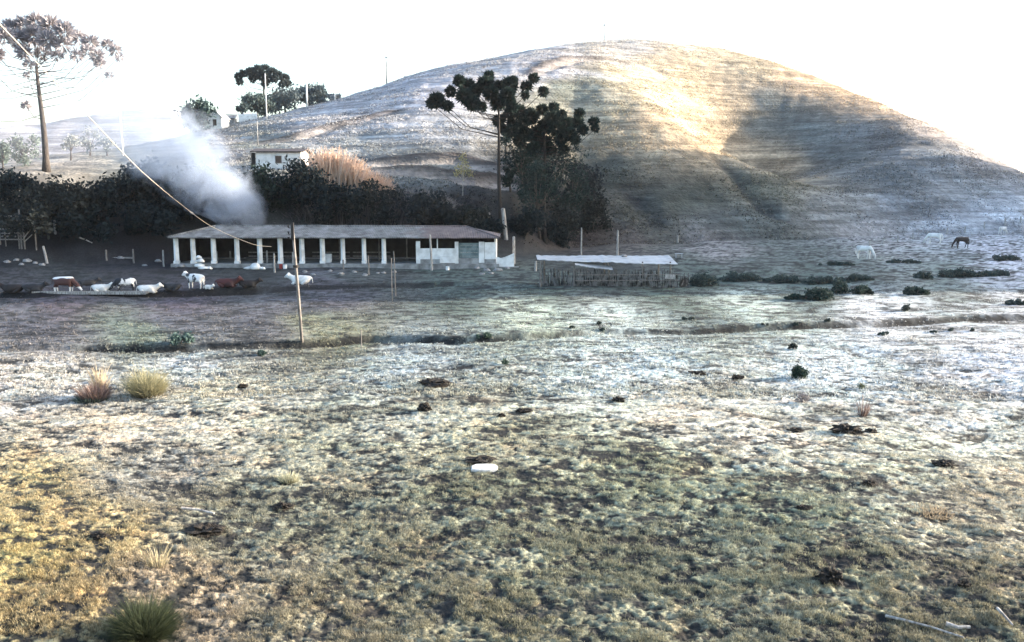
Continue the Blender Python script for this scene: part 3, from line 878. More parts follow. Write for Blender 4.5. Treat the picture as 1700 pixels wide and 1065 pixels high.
for i, (px, row, wp, hp, brow, lab) in enumerate([
    (42, 246, 56, 56, 276, "pale green bush left of the tall araucaria trunk"),
    (5, 258, 30, 46, 279, "pale bush at the left border behind the bank"),
    (150, 232, 40, 44, 262, "sparse hazy shrub right of the tall araucaria"), (118, 240, 30, 36, 268, "low hazy shrub close behind the araucaria trunk"), (178, 240, 30, 30, 262, "small hazy shrub near the white pole")]):
    b = gp(px, brow)
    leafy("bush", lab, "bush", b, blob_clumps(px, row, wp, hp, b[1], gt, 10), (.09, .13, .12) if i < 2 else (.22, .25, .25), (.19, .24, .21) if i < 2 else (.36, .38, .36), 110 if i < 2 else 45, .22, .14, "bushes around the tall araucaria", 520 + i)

# golden sapling
b = gp(768, 322)
leafy("sapling", "slim golden yellow sapling on the edge of the cut track", "tree", b,
      px_clumps([(766, 262, 7), (772, 270, 8), (762, 276, 8), (776, 282, 8), (768, 286, 8), (758, 288, 6), (782, 290, 6), (770, 256, 5)], b[1], gt, .6), (.34, .28, .12), (.55, .48, .26), 60, .13, .08, None, 540, bark=M_PALEBARK)

# straw coloured cane clump above the bank
def canes(name, label, cpx, row0, row1, wpx, n, col, col2, seed, lean=.0, group=None, thick=.05):
    g = np.random.default_rng(seed)
    b = gp(cpx, row1)
    t = empty(name, b, label, "canes", group)
    s = b[1] / F; Hh = (row1 - row0) * s
    V = []; C = []
    for i in range(n):
        q = g.uniform(-1, 1); k = (1 - .55 * abs(q) ** 1.5) * g.uniform(.55, 1.05)
        p = np.array([q * wpx * .5 * s, g.uniform(-1.6, 1.6), -.2])
        d = np.array([q * .25 + lean + g.normal(0, .12), g.normal(0, .12), 1.0])
        h = Hh * k
        w_ = thick * g.uniform(.6, 1.4)
        c = np.array(col) + (np.array(col2) - np.array(col)) * g.uniform()
        a = g.uniform(0, pi); sd_ = np.array([cos(a), sin(a), 0]) * w_
        m = p + d * h * .6; e = p + d * h + np.array([q * .5 + g.normal(0, .35), 0, -.25 * h * g.uniform(0, .5)])
        V += [p - sd_, p + sd_, m + sd_, m - sd_, m - sd_, m + sd_, e + sd_ * .3, e - sd_ * .3]
        C += [c * .75] * 2 + [c] * 2 + [c] * 2 + [c * 1.1] * 2
        # plume or leaf
        for _ in range(3):
            f = p + d * h * g.uniform(.35, .95); l = np.array([g.normal(0, .5), g.normal(0, .5), g.uniform(-.2, .6)])
            V += [f, f + l * .5 + sd_ * 1.2, f + l, f + l * .5 - sd_ * 1.2]; C += [c] * 4
    V = np.array(V)
    link('stems', np_mesh('stems', V, np.arange(len(V)).reshape(-1, 4), np.array(C)), M_LEAF, t)
    return t
canes("cane_clump", "tall straw coloured dry cane clump right of the white farmhouse", 550, 240, 320, 112, 1500, (.62, .42, .30), (.88, .70, .56), 601, thick=.075)
canes("cane_clump", "smaller fan of dry canes right of the tall straw clump", 622, 280, 324, 54, 380, (.5, .33, .24), (.72, .54, .42), 602)
canes("cane_clump", "dull brown canes thinning out on the right of the bank", 690, 304, 350, 120, 500, (.14, .13, .13), (.30, .28, .27), 603)
canes("cane_clump", "grey brown shaded canes behind the shed ridge", 590, 305, 372, 210, 900, (.06, .055, .06), (.19, .17, .17), 604)

# ------------------------------------------------------------------ the long shed
def long_shed():
    Y0 = 100.0
    X = lambda px: P(px, 415, Y0)[0]
    zf = P(500, 437, Y0)[2]; ze = P(500, 393, Y0)[2]; zr = P(500, 374.5, Y0 + 4.0)[2]
    xl, xr = X(289), X(825)
    t = empty("long_shed", ((xl + xr) / 2, Y0 + 4, 0), "long low cattle shed with hipped tile roof and row of white columns", "shed")
    ox = (xl + xr) / 2; oy = Y0 + 4
    def L(x, y, z): return (x - ox, y - oy, z)
    # floor plinth
    MB().box(L(ox, Y0 + 3.9, zf / 2 - .25), (xr - xl + .5, 9.0, zf + .5)).build('floor', M_CONC, t)
    # roof, four sagging slopes with a little thickness
    m, n_, b_ = new_mat("roof_tiles")
    b_.inputs['Roughness'].default_value = .9
    tc = n_.nodes.new("ShaderNodeTexCoord")
    nz = n_.nodes.new("ShaderNodeTexNoise"); nz.inputs['Scale'].default_value = .9; nz.inputs['Detail'].default_value = 9; nz.inputs['Roughness'].default_value = .7
    n_.links.new(tc.outputs['Object'], nz.inputs[0])
    cr = n_.nodes.new("ShaderNodeValToRGB"); cr.color_ramp.elements[0].position = .32; cr.color_ramp.elements[1].position = .68
    cr.color_ramp.elements[0].color = (.055, .055, .055, 1); cr.color_ramp.elements[1].color = (.29, .295, .295, 1)
    n_.links.new(nz.outputs['Fac'], cr.inputs[0])
    cr2 = n_.nodes.new("ShaderNodeValToRGB"); cr2.color_ramp.elements[0].position = .3; cr2.color_ramp.elements[1].position = .7
    cr2.color_ramp.elements[0].color = (.075, .06, .062, 1); cr2.color_ramp.elements[1].color = (.235, .185, .178, 1)
    n_.links.new(nz.outputs['Fac'], cr2.inputs[0])
    sx = n_.nodes.new("ShaderNodeSeparateXYZ"); n_.links.new(tc.outputs['Object'], sx.inputs[0])
    n3 = n_.nodes.new("ShaderNodeTexNoise"); n3.inputs['Scale'].default_value = .6; n_.links.new(tc.outputs['Object'], n3.inputs[0])
    ad = n_.nodes.new("ShaderNodeMath"); ad.operation = 'MULTIPLY_ADD'; ad.inputs[1].default_value = 9.0
    n_.links.new(n3.outputs['Fac'], ad.inputs[0]); n_.links.new(sx.outputs['X'], ad.inputs[2])
    mr = n_.nodes.new("ShaderNodeMapRange"); mr.inputs[1].default_value = X(690) - ox + 3; mr.inputs[2].default_value = X(690) - ox + 6
    n_.links.new(ad.outputs[0], mr.inputs[0])
    mx = n_.nodes.new("ShaderNodeMix"); mx.data_type = 'RGBA'
    n_.links.new(mr.outputs[0], mx.inputs['Factor']); n_.links.new(cr.outputs[0], mx.inputs[6]); n_.links.new(cr2.outputs[0], mx.inputs[7])
    n_.links.new(mx.outputs[2], b_.inputs['Base Color'])
    wv = n_.nodes.new("ShaderNodeTexWave"); wv.inputs['Scale'].default_value = 1.6; wv.inputs['Distortion'].default_value = .6; wv.bands_direction = 'X'
    n_.links.new(tc.outputs['Object'], wv.inputs[0])
    bp = n_.nodes.new("ShaderNodeBump"); bp.inputs['Distance'].default_value = .08; bp.inputs['Strength'].default_value = .8
    n_.links.new(wv.outputs['Fac'], bp.inputs['Height']); n_.links.new(bp.outputs[0], b_.inputs['Normal'])
    yf, yb, yr = Y0 - .55, Y0 + 8.5, Y0 + 4.0
    el, er = X(282), X(830); rl, rr_ = X(341), X(772)
    def slope(a, b, c, d, nu, nv):   # bilinear grid a-b along eave, d-c along ridge
        vs = []; fs = []
        a, b, c, d = map(np.array, (a, b, c, d))
        for j in range(nv + 1):
            for i in range(nu + 1):
                u = i / nu; v = j / nv
                p = (a * (1 - u) + b * u) * (1 - v) + (d * (1 - u) + c * u) * v
                p = p + np.array([0, 0, .05 * mnoise.noise(Vector((p[0] * .35, p[1] * .4, 1.7))) + .03 * mnoise.noise(Vector((p[0] * 1.1, p[1], 4)))])
                vs.append(L(*p))
        for j in range(nv):
            for i in range(nu):
                q = j * (nu + 1) + i
                fs.append((q, q + 1, q + nu + 2, q + nu + 1))
        return vs, fs
    rf = MB()
    A, B, C_, D = (el, yf, ze), (er, yf, ze - .05), (er, yb, ze), (el, yb, ze)
    R1, R2 = (rl, yr, zr), (rr_, yr, zr - .08)
    for q in ((A, B, R2, R1, 90, 6), (C_, D, R1, R2, 30, 3), (D, A, R1, R1, 10, 6), (B, C_, R2, R2, 10, 6)):
        rf.add(*slope(*q))
    ro = rf.build('roof', m, t)
    sol = ro.modifiers.new("thick", 'SOLIDIFY'); sol.thickness = .11; sol.offset = -1
    rg = MB()
    rg.tube([L(*(np.array(R1) * (1 - k) + np.array(R2) * k + np.array([0, 0, .05 * mnoise.noise(Vector((k * 14, 3, 1)))]))) for k in np.linspace(0, 1, 40)], .13, 6)
    for s, e in ((A, R1), (B, R2)):
        rg.tube([L(*(np.array(s) * (1 - k) + np.array(e) * k + np.array([0, 0, .03]))) for k in np.linspace(0, 1, 6)], .1, 6)
    rg.build('ridge_tiles', m, t, True)
    # white columns, slightly battered
    for i, px in enumerate((292, 320, 354, 393, 431, 465, 501, 535, 569, 604, 637)):
        x = X(px); wv_ = .46 if i < 8 else .4
        c = MB(); h = ze - .16 - zf
        c.box(L(x, Y0 + .1, zf + .15), (wv_ + .12, .5, .3), jit=.015)
        c.tube([L(x + .02 * random.uniform(-1, 1), Y0 + .1, zf + .28), L(x, Y0 + .1, zf + h * .6), L(x, Y0 + .1, zf + h)], [wv_ * .66, wv_ * .62, wv_ * .6], 4)
        c.build('column', M_WHITE, t)
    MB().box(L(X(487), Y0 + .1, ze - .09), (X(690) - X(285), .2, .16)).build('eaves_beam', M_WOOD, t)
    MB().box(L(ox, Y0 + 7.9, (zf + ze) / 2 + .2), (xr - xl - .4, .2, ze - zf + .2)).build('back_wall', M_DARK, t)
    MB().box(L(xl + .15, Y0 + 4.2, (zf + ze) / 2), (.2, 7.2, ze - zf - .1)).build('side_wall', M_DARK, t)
    for px in (338, 410, 483, 552, 620, 668):    # dim stall posts inside
        MB().tube([L(X(px), Y0 + 4.2, zf), L(X(px), Y0 + 4.2, zr - .2)], .09, 6).build('stall_post', M_WOOD, t)
    for px0, px1 in ((395, 470), (505, 570), (575, 640)):
        r_ = MB()
        for zz in (.55, 1.0): r_.box(L((X(px0) + X(px1)) / 2, Y0 + 4.0, zf + zz), (X(px1) - X(px0), .06, .12))
        r_.build('stall_rail', M_WOOD, t)
    # closed rooms at the right end
    Zr = lambda row: P(700, row, Y0)[2]
    def wall(p0, p1, r0, r1, name, mt, y=Y0 + .1, th=.22):
        return MB().box(L((X(p0) + X(p1)) / 2, y, (Zr(r0) + Zr(r1)) / 2), (X(p1) - X(p0), th, Zr(r0) - Zr(r1))).build(name, mt, t)
    wall(690.5, 697.5, 400, 437, 'wall', M_WHITE)
    wall(697.5, 755, 412, 430, 'wall', M_WHITE)
    wall(755, 761, 401, 437, 'wall', M_WHITE)
    wall(697.5, 755, 430, 437, 'base_course', M_CONC, Y0 + .14)
    wall(730, 755, 424, 436, 'buttress', M_WHITE, Y0 - .06, .12)
    wall(761, 796, 428, 437, 'base_course', M_CONC, Y0 + .14)
    sh = wall(761.5, 795, 403, 428, 'shutter', M_GREENP, Y0 + .22, .08)
    s2 = MB()
    for k in range(4): s2.box(L((X(762) + X(795)) / 2, Y0 + .16, Zr(407 + k * 6)), (X(794) - X(763), .05, .05))
    s2.build('shutter_battens', M_PALEWOOD, sh)
    wall(795, 804, 401, 436, 'wall', M_WHITE)
    wall(804.5, 823, 402, 430, 'wall', M_WHITE, Y0 + .16)
    wall(796, 823, 430, 437, 'base_course', M_CONC, Y0 + .2)
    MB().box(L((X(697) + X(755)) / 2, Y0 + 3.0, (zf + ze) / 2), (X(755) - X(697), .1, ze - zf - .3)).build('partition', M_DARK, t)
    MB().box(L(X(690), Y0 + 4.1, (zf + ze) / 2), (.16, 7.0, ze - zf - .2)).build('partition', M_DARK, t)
    MB().box(L(X(822), Y0 + 4.1, (zf + ze) / 2), (.2, 7.2, ze - zf - .2)).build('side_wall', M_WHITE, t)
    MB().tube([L(X(726), Y0 + .12, Zr(412)), L(X(726), Y0 + .12, ze - .15)], .07, 6).build('window_post', M_WHITE, t)
    return zf, ze
ZF, ZE = long_shed()

# things around the shed
def standing(px, row, Y=None):
    if Y is None: return gp(px, row)
    p = P(px, row, Y); return on(p[0], p[1])
def yard_wall():
    b = P(838, 436, 99.6); b = on(b[0], b[1])
    t = empty("low_wall", b, "short broken white wall just right of the long shed", "wall")
    vs = []; h = [1.2, 1.0, 1.15, 1.35, 1.6]
    mb = MB()
    for i in range(4):
        x0 = -.95 + i * .5
        mb.add([(x0, -.1, -.3), (x0 + .5, -.1, -.3), (x0 + .5, .1, -.3), (x0, .1, -.3), (x0, -.1, h[i]), (x0 + .5, -.1, h[i + 1]), (x0 + .5, .1, h[i + 1]), (x0, .1, h[i])],
               [(3, 2, 1, 0), (4, 5, 6, 7), (0, 1, 5, 4), (1, 2, 6, 5), (2, 3, 7, 6), (3, 0, 4, 7)] if i in (0, 3) else [(4, 5, 6, 7), (0, 1, 5, 4), (2, 3, 7, 6), (3, 2, 1, 0)])
    mb.build('wall', M_WHITE, t)
    MB().box((.3, -.02, -.1), (2.6, .5, .3), jit=.03).build('footing', M_CONC, t)
yard_wall()

def single(mb, name, mt, loc, label, cat, group=None, smooth=False, rz=0):
    o = mb.build(name, mt, None, smooth, loc)
    o.rotation_euler = (0, 0, rz)
    return props(o, label, cat, group)

YF = 99.35
def infront(px, row, y=98.9):
    p = P(px, row, y); return on(p[0], p[1])
b = infront(331, 437, 98.6)
single(MB().lump((0, 0, .25), (.55, .4, .32), 1, .2).lump((.12, 0, .75), (.5, .38, .3), 2, .22).lump((-.05, .05, 1.15), (.34, .3, .25), 3, .2), "feed_sacks", M_WHITE, b,
       "pile of white sacks in front of the second and third shed columns", "sacks", smooth=True)
b = infront(338, 441, 97.6)
single(MB().lump((0, 0, .1), (.6, .4, .2), 4, .5, fr=3).lump((.55, .1, .08), (.35, .3, .18), 7, .5), "tarp", M_WHITE, b, "flattened white tarp lying below the pile of white sacks", "tarp", smooth=True)
b = infront(424, 437, 98.2)
single(MB().lump((0, 0, .15), (.6, .5, .5), 8, .5, fr=2.5).lump((-.8, 0, .06), (.45, .3, .22), 9, .5).lump((.75, 0, .06), (.35, .3, .2), 6, .5), "tarp", M_WHITE, b, "crumpled pale tarp peaked in the middle, in front of the fifth shed column", "tarp", smooth=True)
b = infront(301, 434, 98.6)
single(MB().lump((0, 0, .18), (.4, .35, .3), 12, .3).lump((-.5, 0, .1), (.3, .3, .2), 13, .3), "feed_sacks", M_STONE, b, "small grey white bundle at the foot of the first shed column", "sacks", smooth=True)

def drum(px, row, y, r, h, label, mt=M_WHITE, name="drum", z=None, cat="drum"):
    p = P(px, row, y)
    if z is None: p = on(p[0], p[1])
    else: p[2] = z
    t = empty(name, p, label, cat)
    MB().tube([(0, 0, 0), (0, 0, h * .3), (0, 0, h * .32), (0, 0, h * .66), (0, 0, h * .68), (0, 0, h)], [r, r, r * 1.05, r * 1.05, r, r], 14).build('body', mt, t, False)
    MB().tube([(0, 0, h + .003), (0, 0, h + .04)], [r * 1.04, r * .98], 14).build('lid', mt, t)
drum(545, 433, 101.4, .42, .95, "white plastic drum inside the shed by the eighth column", z=ZF)
drum(743, 442, 98.0, .2, .38, "small white bucket on the bank below the right room of the shed", name="bucket", cat="bucket")
drum(473, 436, 98.6, .22, .42, "pinkish white bucket in front of the sixth shed column", name="bucket", cat="bucket")
drum(466, 437, 98.7, .19, .46, "dull red can beside the pinkish bucket", M_RED, name="can", cat="can")

# stones and rubble on the bank
gst = np.random.default_rng(31)
STONES = [(588, 452, .28), (627, 454, .2), (637, 454, .24), (506, 452, .3), (520, 456, .25), (566, 456, .35), (690, 446, .22), (776, 443, .32), (792, 446, .35), (808, 449, .4), (826, 449, .45), (815, 455, .3), (842, 446, .3), (800, 456, .28),
          (12, 437, .4), (28, 434, .35), (45, 436, .5), (58, 438, .3), (70, 441, .35), (36, 441, .3), (405, 440, .25), (380, 441, .3), (362, 440, .3), (262, 434, .4), (240, 441, .3), (200, 428, .4), (606, 458, .3), (548, 450, .25), (655, 452, .25)]
for i, (px, row, r_) in enumerate(STONES):
    b = gp(px, row)
    lab = "pale stone lying by the foot of the timber corral" if px < 100 else "pale stone on the rubble slope below the right rooms of the shed" if px > 770 else "pale stone scattered in the grass below the long shed"
    gname = "corral stones" if px < 100 else "rubble stones" if px > 770 else "bank stones"
    single(MB().lump((0, 0, r_ * .2), (r_, r_ * .8, r_ * .6), i + 40, .5, 10, 7, fr=1.4), "stone", M_STONE, b, lab, "stone", gname)

# ------------------------------------------------------------------ posts and poles
def post_at(b, h, r, label, group, name="fence_post", lean=(0, 0), mt=None, n=7, cat="post"):
    mb = MB()
    mb.tube([(0, 0, -.3), (lean[0] * .5, lean[1] * .5, h * .5), (lean[0], lean[1], h * .97), (lean[0] * 1.02, lean[1] * 1.02, h)], [r * 1.1, r, r * .9, r * .55], n)
    return single(mb, name, mt or M_PALEWOOD, b, label, cat, group)
def post(px, r0, r1, wpx, label, group=None, **k):
    b = gp(px, r1)
    return post_at(b, (r1 - r0) * b[1] / F, max(.03, wpx * .5 * b[1] / F), label, group, **k)
post(79, 409, 438, 4, "leaning pale post with a stub arm right of the timber corral", "posts around the long shed", lean=(-.35, 0))
post(272, 414, 442, 3, "weathered post just left of the long shed", "posts around the long shed")
post(92, 366, 388, 4, "isolated grey post against the black thicket", "posts around the long shed")
post(222, 412, 436, 3, "thin dark post between the corral and the long shed", "posts around the long shed", mt=M_WOOD)
post(177, 414, 432, 3, "short dark post left of the thin one near the shed", "posts around the long shed", mt=M_WOOD)
for px, r0, r1, lab in ((361, 417, 441, "grey post in front of the third shed column"), (383, 416, 438, "grey post just left of the fourth shed column"), (407, 416, 436, "slim grey post between the fourth and fifth columns"),
                        (444, 415, 443, "grey post right of the fifth shed column"), (456, 420, 452, "taller grey post between the fifth and sixth columns"), (487, 418, 444, "grey post left of the utility pole"),
                        (612, 424, 456, "thin dark post on the bank below the tenth column"), (570, 430, 446, "short dark post below the ninth column")):
    post(px, r0, r1, 3, lab, "posts around the long shed", mt=M_WOOD if px > 560 else M_PALEWOOD)
post(657, 416, 492, 2.2, "tall pale fence post in the grass below the shed's open bays", "posts around the long shed", lean=(-.1, 0), mt=M_WOOD)
post(651, 428, 500, 1.3, "dark thin stake beside the tall pale fence post", "posts around the long shed", mt=M_WOOD)
post(717, 389, 449, 3.6, "tall pale stake in front of the white half wall", "posts around the long shed", lean=(-.15, 0))
post(853, 392, 437, 5, "stout grey post right of the broken white wall", "posts around the long shed")
post(889, 432, 449, 4, "pale stub post left of the flat roofed pen", "posts around the pen", lean=(.05, 0))
post(965, 378, 423, 2.5, "tall thin pole behind the pen roof, left one of two", "posts around the pen")
post(1025, 382, 424, 3.5, "tall thin pole behind the middle of the pen roof", "posts around the pen")
post(1125, 390, 402, 3, "short pale post at the foot of the hill behind the pen", "posts around the pen")
post(600, 546, 575, 2, "thin dark stake standing in the stream bank", None, mt=M_WOOD)
for px, r0, r1, wp, lab in ((773, 338, 362, 5, "pale bare trunk stub behind the right half of the shed roof"), (753, 338, 354, 2.5, "thin pale stake behind the shed roof"), (812, 350, 366, 4, "short pale stump left of the araucaria trunk"), (733, 336, 346, 2.5, "tiny pale stake by the bank canes")):
    post(px, r0, r1, wp, lab, "stakes on the bank behind the shed", mt=M_PALEBARK, name="stake", cat="stake")
b = gp(840, 396)
post_at(b, 51 * b[1] / F, .3, "thick pale dead trunk standing in front of the taller araucaria", None, name="dead_tree", lean=(-.4, 0), mt=M_PALEBARK, n=9, cat="dead tree")
# field fence on the right
for i, px in enumerate((1443, 1466, 1490, 1515, 1540, 1572, 1602, 1634, 1668, 1694)):
    row = 408 - (px - 1440) * .155
    post(px, row - 10, row + 1, 2.4, "thin pale post of the faint fence behind the horses", "fence posts behind the horses", mt=M_PALEWOOD)

# utility pole in the meadow
def utility_pole():
    b = gp(502, 569)
    s = b[1] / F; h = (569 - 374) * s
    t = empty("utility_pole", b, "weathered wooden utility pole standing in the meadow in front of the shed", "pole")
    lx = -10 * s
    MB().tube([(0, 0, -.5), (lx * .4, 0, h * .4), (lx, 0, h)], [.09, .085, .07], 10).build('pole', M_WOOD, t, True)
    MB().box((lx + .02, -.1, h - .35), (.16, .09, 1.0)).build('bracket', M_DARK, t)
    for z in (h - .15, h - .5, h - .8):
        MB().tube([(lx - .1, -.1, z), (lx - .2, -.1, z), (lx - .2, -.1, z + .14)], [.03, .03, .06], 6).build('insulator', M_DARK, t)
    MB().tube([(lx * .65, 0, h * .64), (lx * .65, 0, h * .66)], [.16, .16], 10).build('band', M_DARK, t)
utility_pole()
def far_pole(px, r0, r1, wpx, label, arm=True, mt=None, rr=None):
    b = gp(px, r1) if rr is None else on(*(P(px, r1, rr)[:2]))
    s = b[1] / F; h = (r1 - r0) * s
    t = empty("utility_pole", b, label, "pole", "distant poles")
    MB().tube([(0, 0, -.5), (0, 0, h)], [wpx * .55 * s, wpx * .4 * s], 8).build('pole', mt or M_WHITE, t, True)
    if arm: MB().box((0, 0, h - .5), (wpx * 2.6 * s, .15, .22)).build('crossarm', mt or M_WHITE, t)
far_pole(642, 93, 137, 2, "thin pole with crossarm on the left skyline of the big hill", mt=M_CONC)
far_pole(1003, 42, 68, 1.8, "faint pole on the very top of the big hill", mt=M_CONC)
far_pole(443, 128, 200, 1.8, "tall white pole beside the small araucaria on the skyline", False)
far_pole(510, 138, 180, 3, "white pole in front of the rounded skyline tree", False)
far_pole(556, 150, 167, 2, "short white pole at the right of the skyline grove", False)
far_pole(204, 188, 262, 3.5, "white pole seen through the drifting smoke", False)
far_pole(428, 200, 240, 2, "thin pale pole above the white farmhouse", False, mt=M_CONC)

# cable running down to the shed
def cable():
    pts = []
    pix = [(-150, -130, 34), (-60, -26, 41), (0, 40, 47), (70, 113, 54), (150, 196, 62), (235, 284, 71), (320, 354, 81), (360, 380, 87), (420, 405, 95), (450, 409, 99.2)]
    mb = MB()
    P3 = [P(a, b_, y) for a, b_, y in pix]
    fine = []
    for i in range(len(P3) - 1):
        for k in np.linspace(0, 1, 6)[:-1]:
            p0 = P3[max(i - 1, 0)]; p1 = P3[i]; p2 = P3[i + 1]; p3 = P3[min(i + 2, len(P3) - 1)]
            fine.append(.5 * ((2 * p1) + (-p0 + p2) * k + (2 * p0 - 5 * p1 + 4 * p2 - p3) * k * k + (-p0 + 3 * p1 - 3 * p2 + p3) * k ** 3))
    fine.append(P3[-1])
    o0 = fine[0]
    t = empty("cable", o0, "pale thick cable slanting from the upper left down to the long shed", "cable")
    mb.tube([p - o0 for p in fine], .029, 6)
    mb.build('wire', mat("cable_sheath", (.62, .56, .46), (.42, .38, .32), 3, bump=0), t, True)
    j = P(318, 353, 80.8) - o0
    MB().tube([j + np.array([-.18, 0, .14]), j, j + np.array([.2, 0, -.12])], [.05, .11, .05], 7).build('joint', M_PALEWOOD, t)
cable()

# ------------------------------------------------------------------ timber corral at the left
def corral():
    Y = 106.0
    b = P(20, 432, Y); b = on(b[0], b[1])
    t = empty("timber_corral", b, "weathered timber corral with stacked rails at the left edge", "corral")
    s = Y / F
    Xp = lambda px: (px - 20) * s
    for px, r0, r1, wp in ((-30, 395, 432, 4), (3, 365, 432, 4), (12, 394, 430, 3), (34, 384, 412, 4), (38, 369, 428, 5), (43, 385, 430, 5), (62, 379, 405, 4)):
        h0 = 0 if r1 > 415 else (432 - r1) * s * .0
        MB().tube([(Xp(px), 0, -.3), (Xp(px) - .02, 0, (432 - r0) * s)], [wp * .3 * s, wp * .26 * s], 6).build('post', M_WOOD, t)
    for k, (row, x0, x1) in enumerate(((401, -40, 40), (408, -40, 38), (413, -40, 42), (418, -40, 44), (395, -5, 12), (380, 5, 34))):
        MB().box(((Xp(x0) + Xp(x1)) / 2, -.14 + .02 * k, (432 - row) * s), ((x1 - x0) * s, .07, .17), ry=random.uniform(-.01, .02), jit=.01).build('rail', M_WOOD, t)
    MB().tube([(Xp(42), -.1, 14 * s), (Xp(54), -.1, 30 * s)], .07, 5).build('brace', M_PALEWOOD, t)
    MB().tube([(Xp(44), -.2, 10 * s), (Xp(58), -.2, 22 * s)], .06, 5).build('brace', M_PALEWOOD, t)
corral()
def planks():
    b = gp(203, 428)
    o = single(MB().box((0, 0, .1), (2.4, .22, .06), ry=.05).box((.3, .1, .16), (1.8, .2, .05), rz=.05), "plank_stack", M_PALEWOOD, b, "pale planks lying on the slope left of the long shed", "planks")
    b = gp(143, 404)
    single(MB().tube([(-.8, 0, .75), (0, 0, .45), (.75, 0, .08)], [.1, .09, .06], 6), "fallen_log", M_PALEBARK, b, "short slanting log at the foot of the black thicket", "log")
planks()

# ------------------------------------------------------------------ flat roofed pen
def pen():
    b = gp(1010, 474)
    Y = b[1]; s = Y / F
    t = empty("stick_pen", b, "low stick walled pen under a pale flat sheet roof", "pen")
    L = lambda px, row, dy=0.0: (P(px, row, Y + dy) - np.array(b))
    g = np.random.default_rng(71)
    # roof: two overlapping sheets, sagging
    def sheet(pa, ra, pb, rb, y0, y1, th, name, rise, n=60, parent=t):
        mb = MB(); vs = []; fs = []
        for j in range(4):
            v = j / 3
            for i in range(n + 1):
                u = i / n
                p = L(pa + (pb - pa) * u, ra + (rb - ra) * u, 0)
                zb = L(1010, 423.6, 4.2)[2] if rise is None else p[2] + rise
                p = np.array([p[0], y0 + (y1 - y0) * v, p[2] + (zb - p[2]) * v + .035 * mnoise.noise(Vector((u * 7, v * 2, pa))) - .05 * sin(pi * u) + .006 * sin(u * 60) + (.05 * mnoise.noise(Vector((u * 16, v * 3, 9))) if j in (0, 3) else 0)])
                vs.append(tuple(p))
        for j in range(3):
            for i in range(n):
                q = j * (n + 1) + i; fs.append((q, q + 1, q + n + 2, q + n + 1))
        mb.add(vs, fs)
        o = mb.build(name, M_TIN, parent)
        so_ = o.modifiers.new("thick", 'SOLIDIFY'); so_.thickness = th; so_.offset = 0
        return o
    sheet(892, 430, 1010, 434.5, -.3, 4.2, .05, 'roof_sheet', None)
    sheet(1004, 434, 1124, 437.5, -.35, 4.2, .04, 'roof_sheet', None)
    lo = sheet(954, 438, 1016, 446, -.75, .7, .05, 'lower_roof_sheet', .3, 24)
    MB().lump(tuple(L(1036, 424.5, 3.4)), (.28, .2, .14), 5, .3, zmin=-.9).build('roof_weight', M_STONE, t)
    # posts
    for px, dy in ((897, 0), (953, 0), (1010, .05), (1066, 0), (1112, .1), (905, 3.9), (1010, 4), (1105, 3.9)):
        top = L(px, 433 if dy < 1 else 432, dy)[2] - .05
        MB().tube([(L(px, 470)[0], dy, -.3), (L(px, 470)[0] + g.normal(0, .03), dy, top)], [.09, .075], 7).build('post', M_WOOD, t)
    # stick wall: many upright sticks of unequal height, front and two ends
    def sticks(x0, x1, y0, y1, n, h0, h1, name):
        mb = MB()
        for i in range(n):
            u = (i + g.uniform(-.3, .3)) / n
            x = x0 + (x1 - x0) * u; y = y0 + (y1 - y0) * u + g.normal(0, .03)
            h = g.uniform(h0, h1) * (1.15 if g.uniform() < .12 else 1)
            mb.tube([(x, y, -.15), (x + g.normal(0, .05), y + g.normal(0, .03), h)], [g.uniform(.035, .06), g.uniform(.025, .045)], 5)
        return mb.build(name, M_STICK, t)
    M_STICK = mat("grey_sticks", (.17, .17, .17), (.02, .02, .02), 2.2, contrast=(.42, .6), bump=.3)
    xl = L(897, 460)[0]; xm = L(955, 460)[0]; xr = L(1150, 460)[0]
    sticks(xm, L(1128, 460)[0], -.05, -.05, 84, .9, 1.5, 'stick_wall')
    sticks(xl, xm, 1.6, -.05, 26, .8, 1.4, 'stick_wall')
    sticks(L(1128, 460)[0], xr, -.05, 1.8, 18, .6, 1.1, 'stick_wall')
    sticks(xl, L(1128, 460)[0], 3.9, 4.0, 44, .9, 1.3, 'stick_wall')
    for z in (.5, 1.0):
        MB().tube([(xm, -.12, z), (L(1128, 460)[0], -.12, z + .04)], .045, 5).build('rail', M_WOOD, t)
    MB().box((L(1112, 460)[0], -.16, .85), (.9, .06, .4), ry=.03).build('board', M_PALEWOOD, t)
pen()
b = gp(1127, 428)
single(MB().box((0, 0, .55), (1.0, .6, .06), ry=-.03).box((-.35, 0, .25), (.07, .5, .55)).box((.35, 0, .25), (.07, .5, .55)), "bench", M_TIN, b, "small pale slab bench right of the pen roof", "bench")

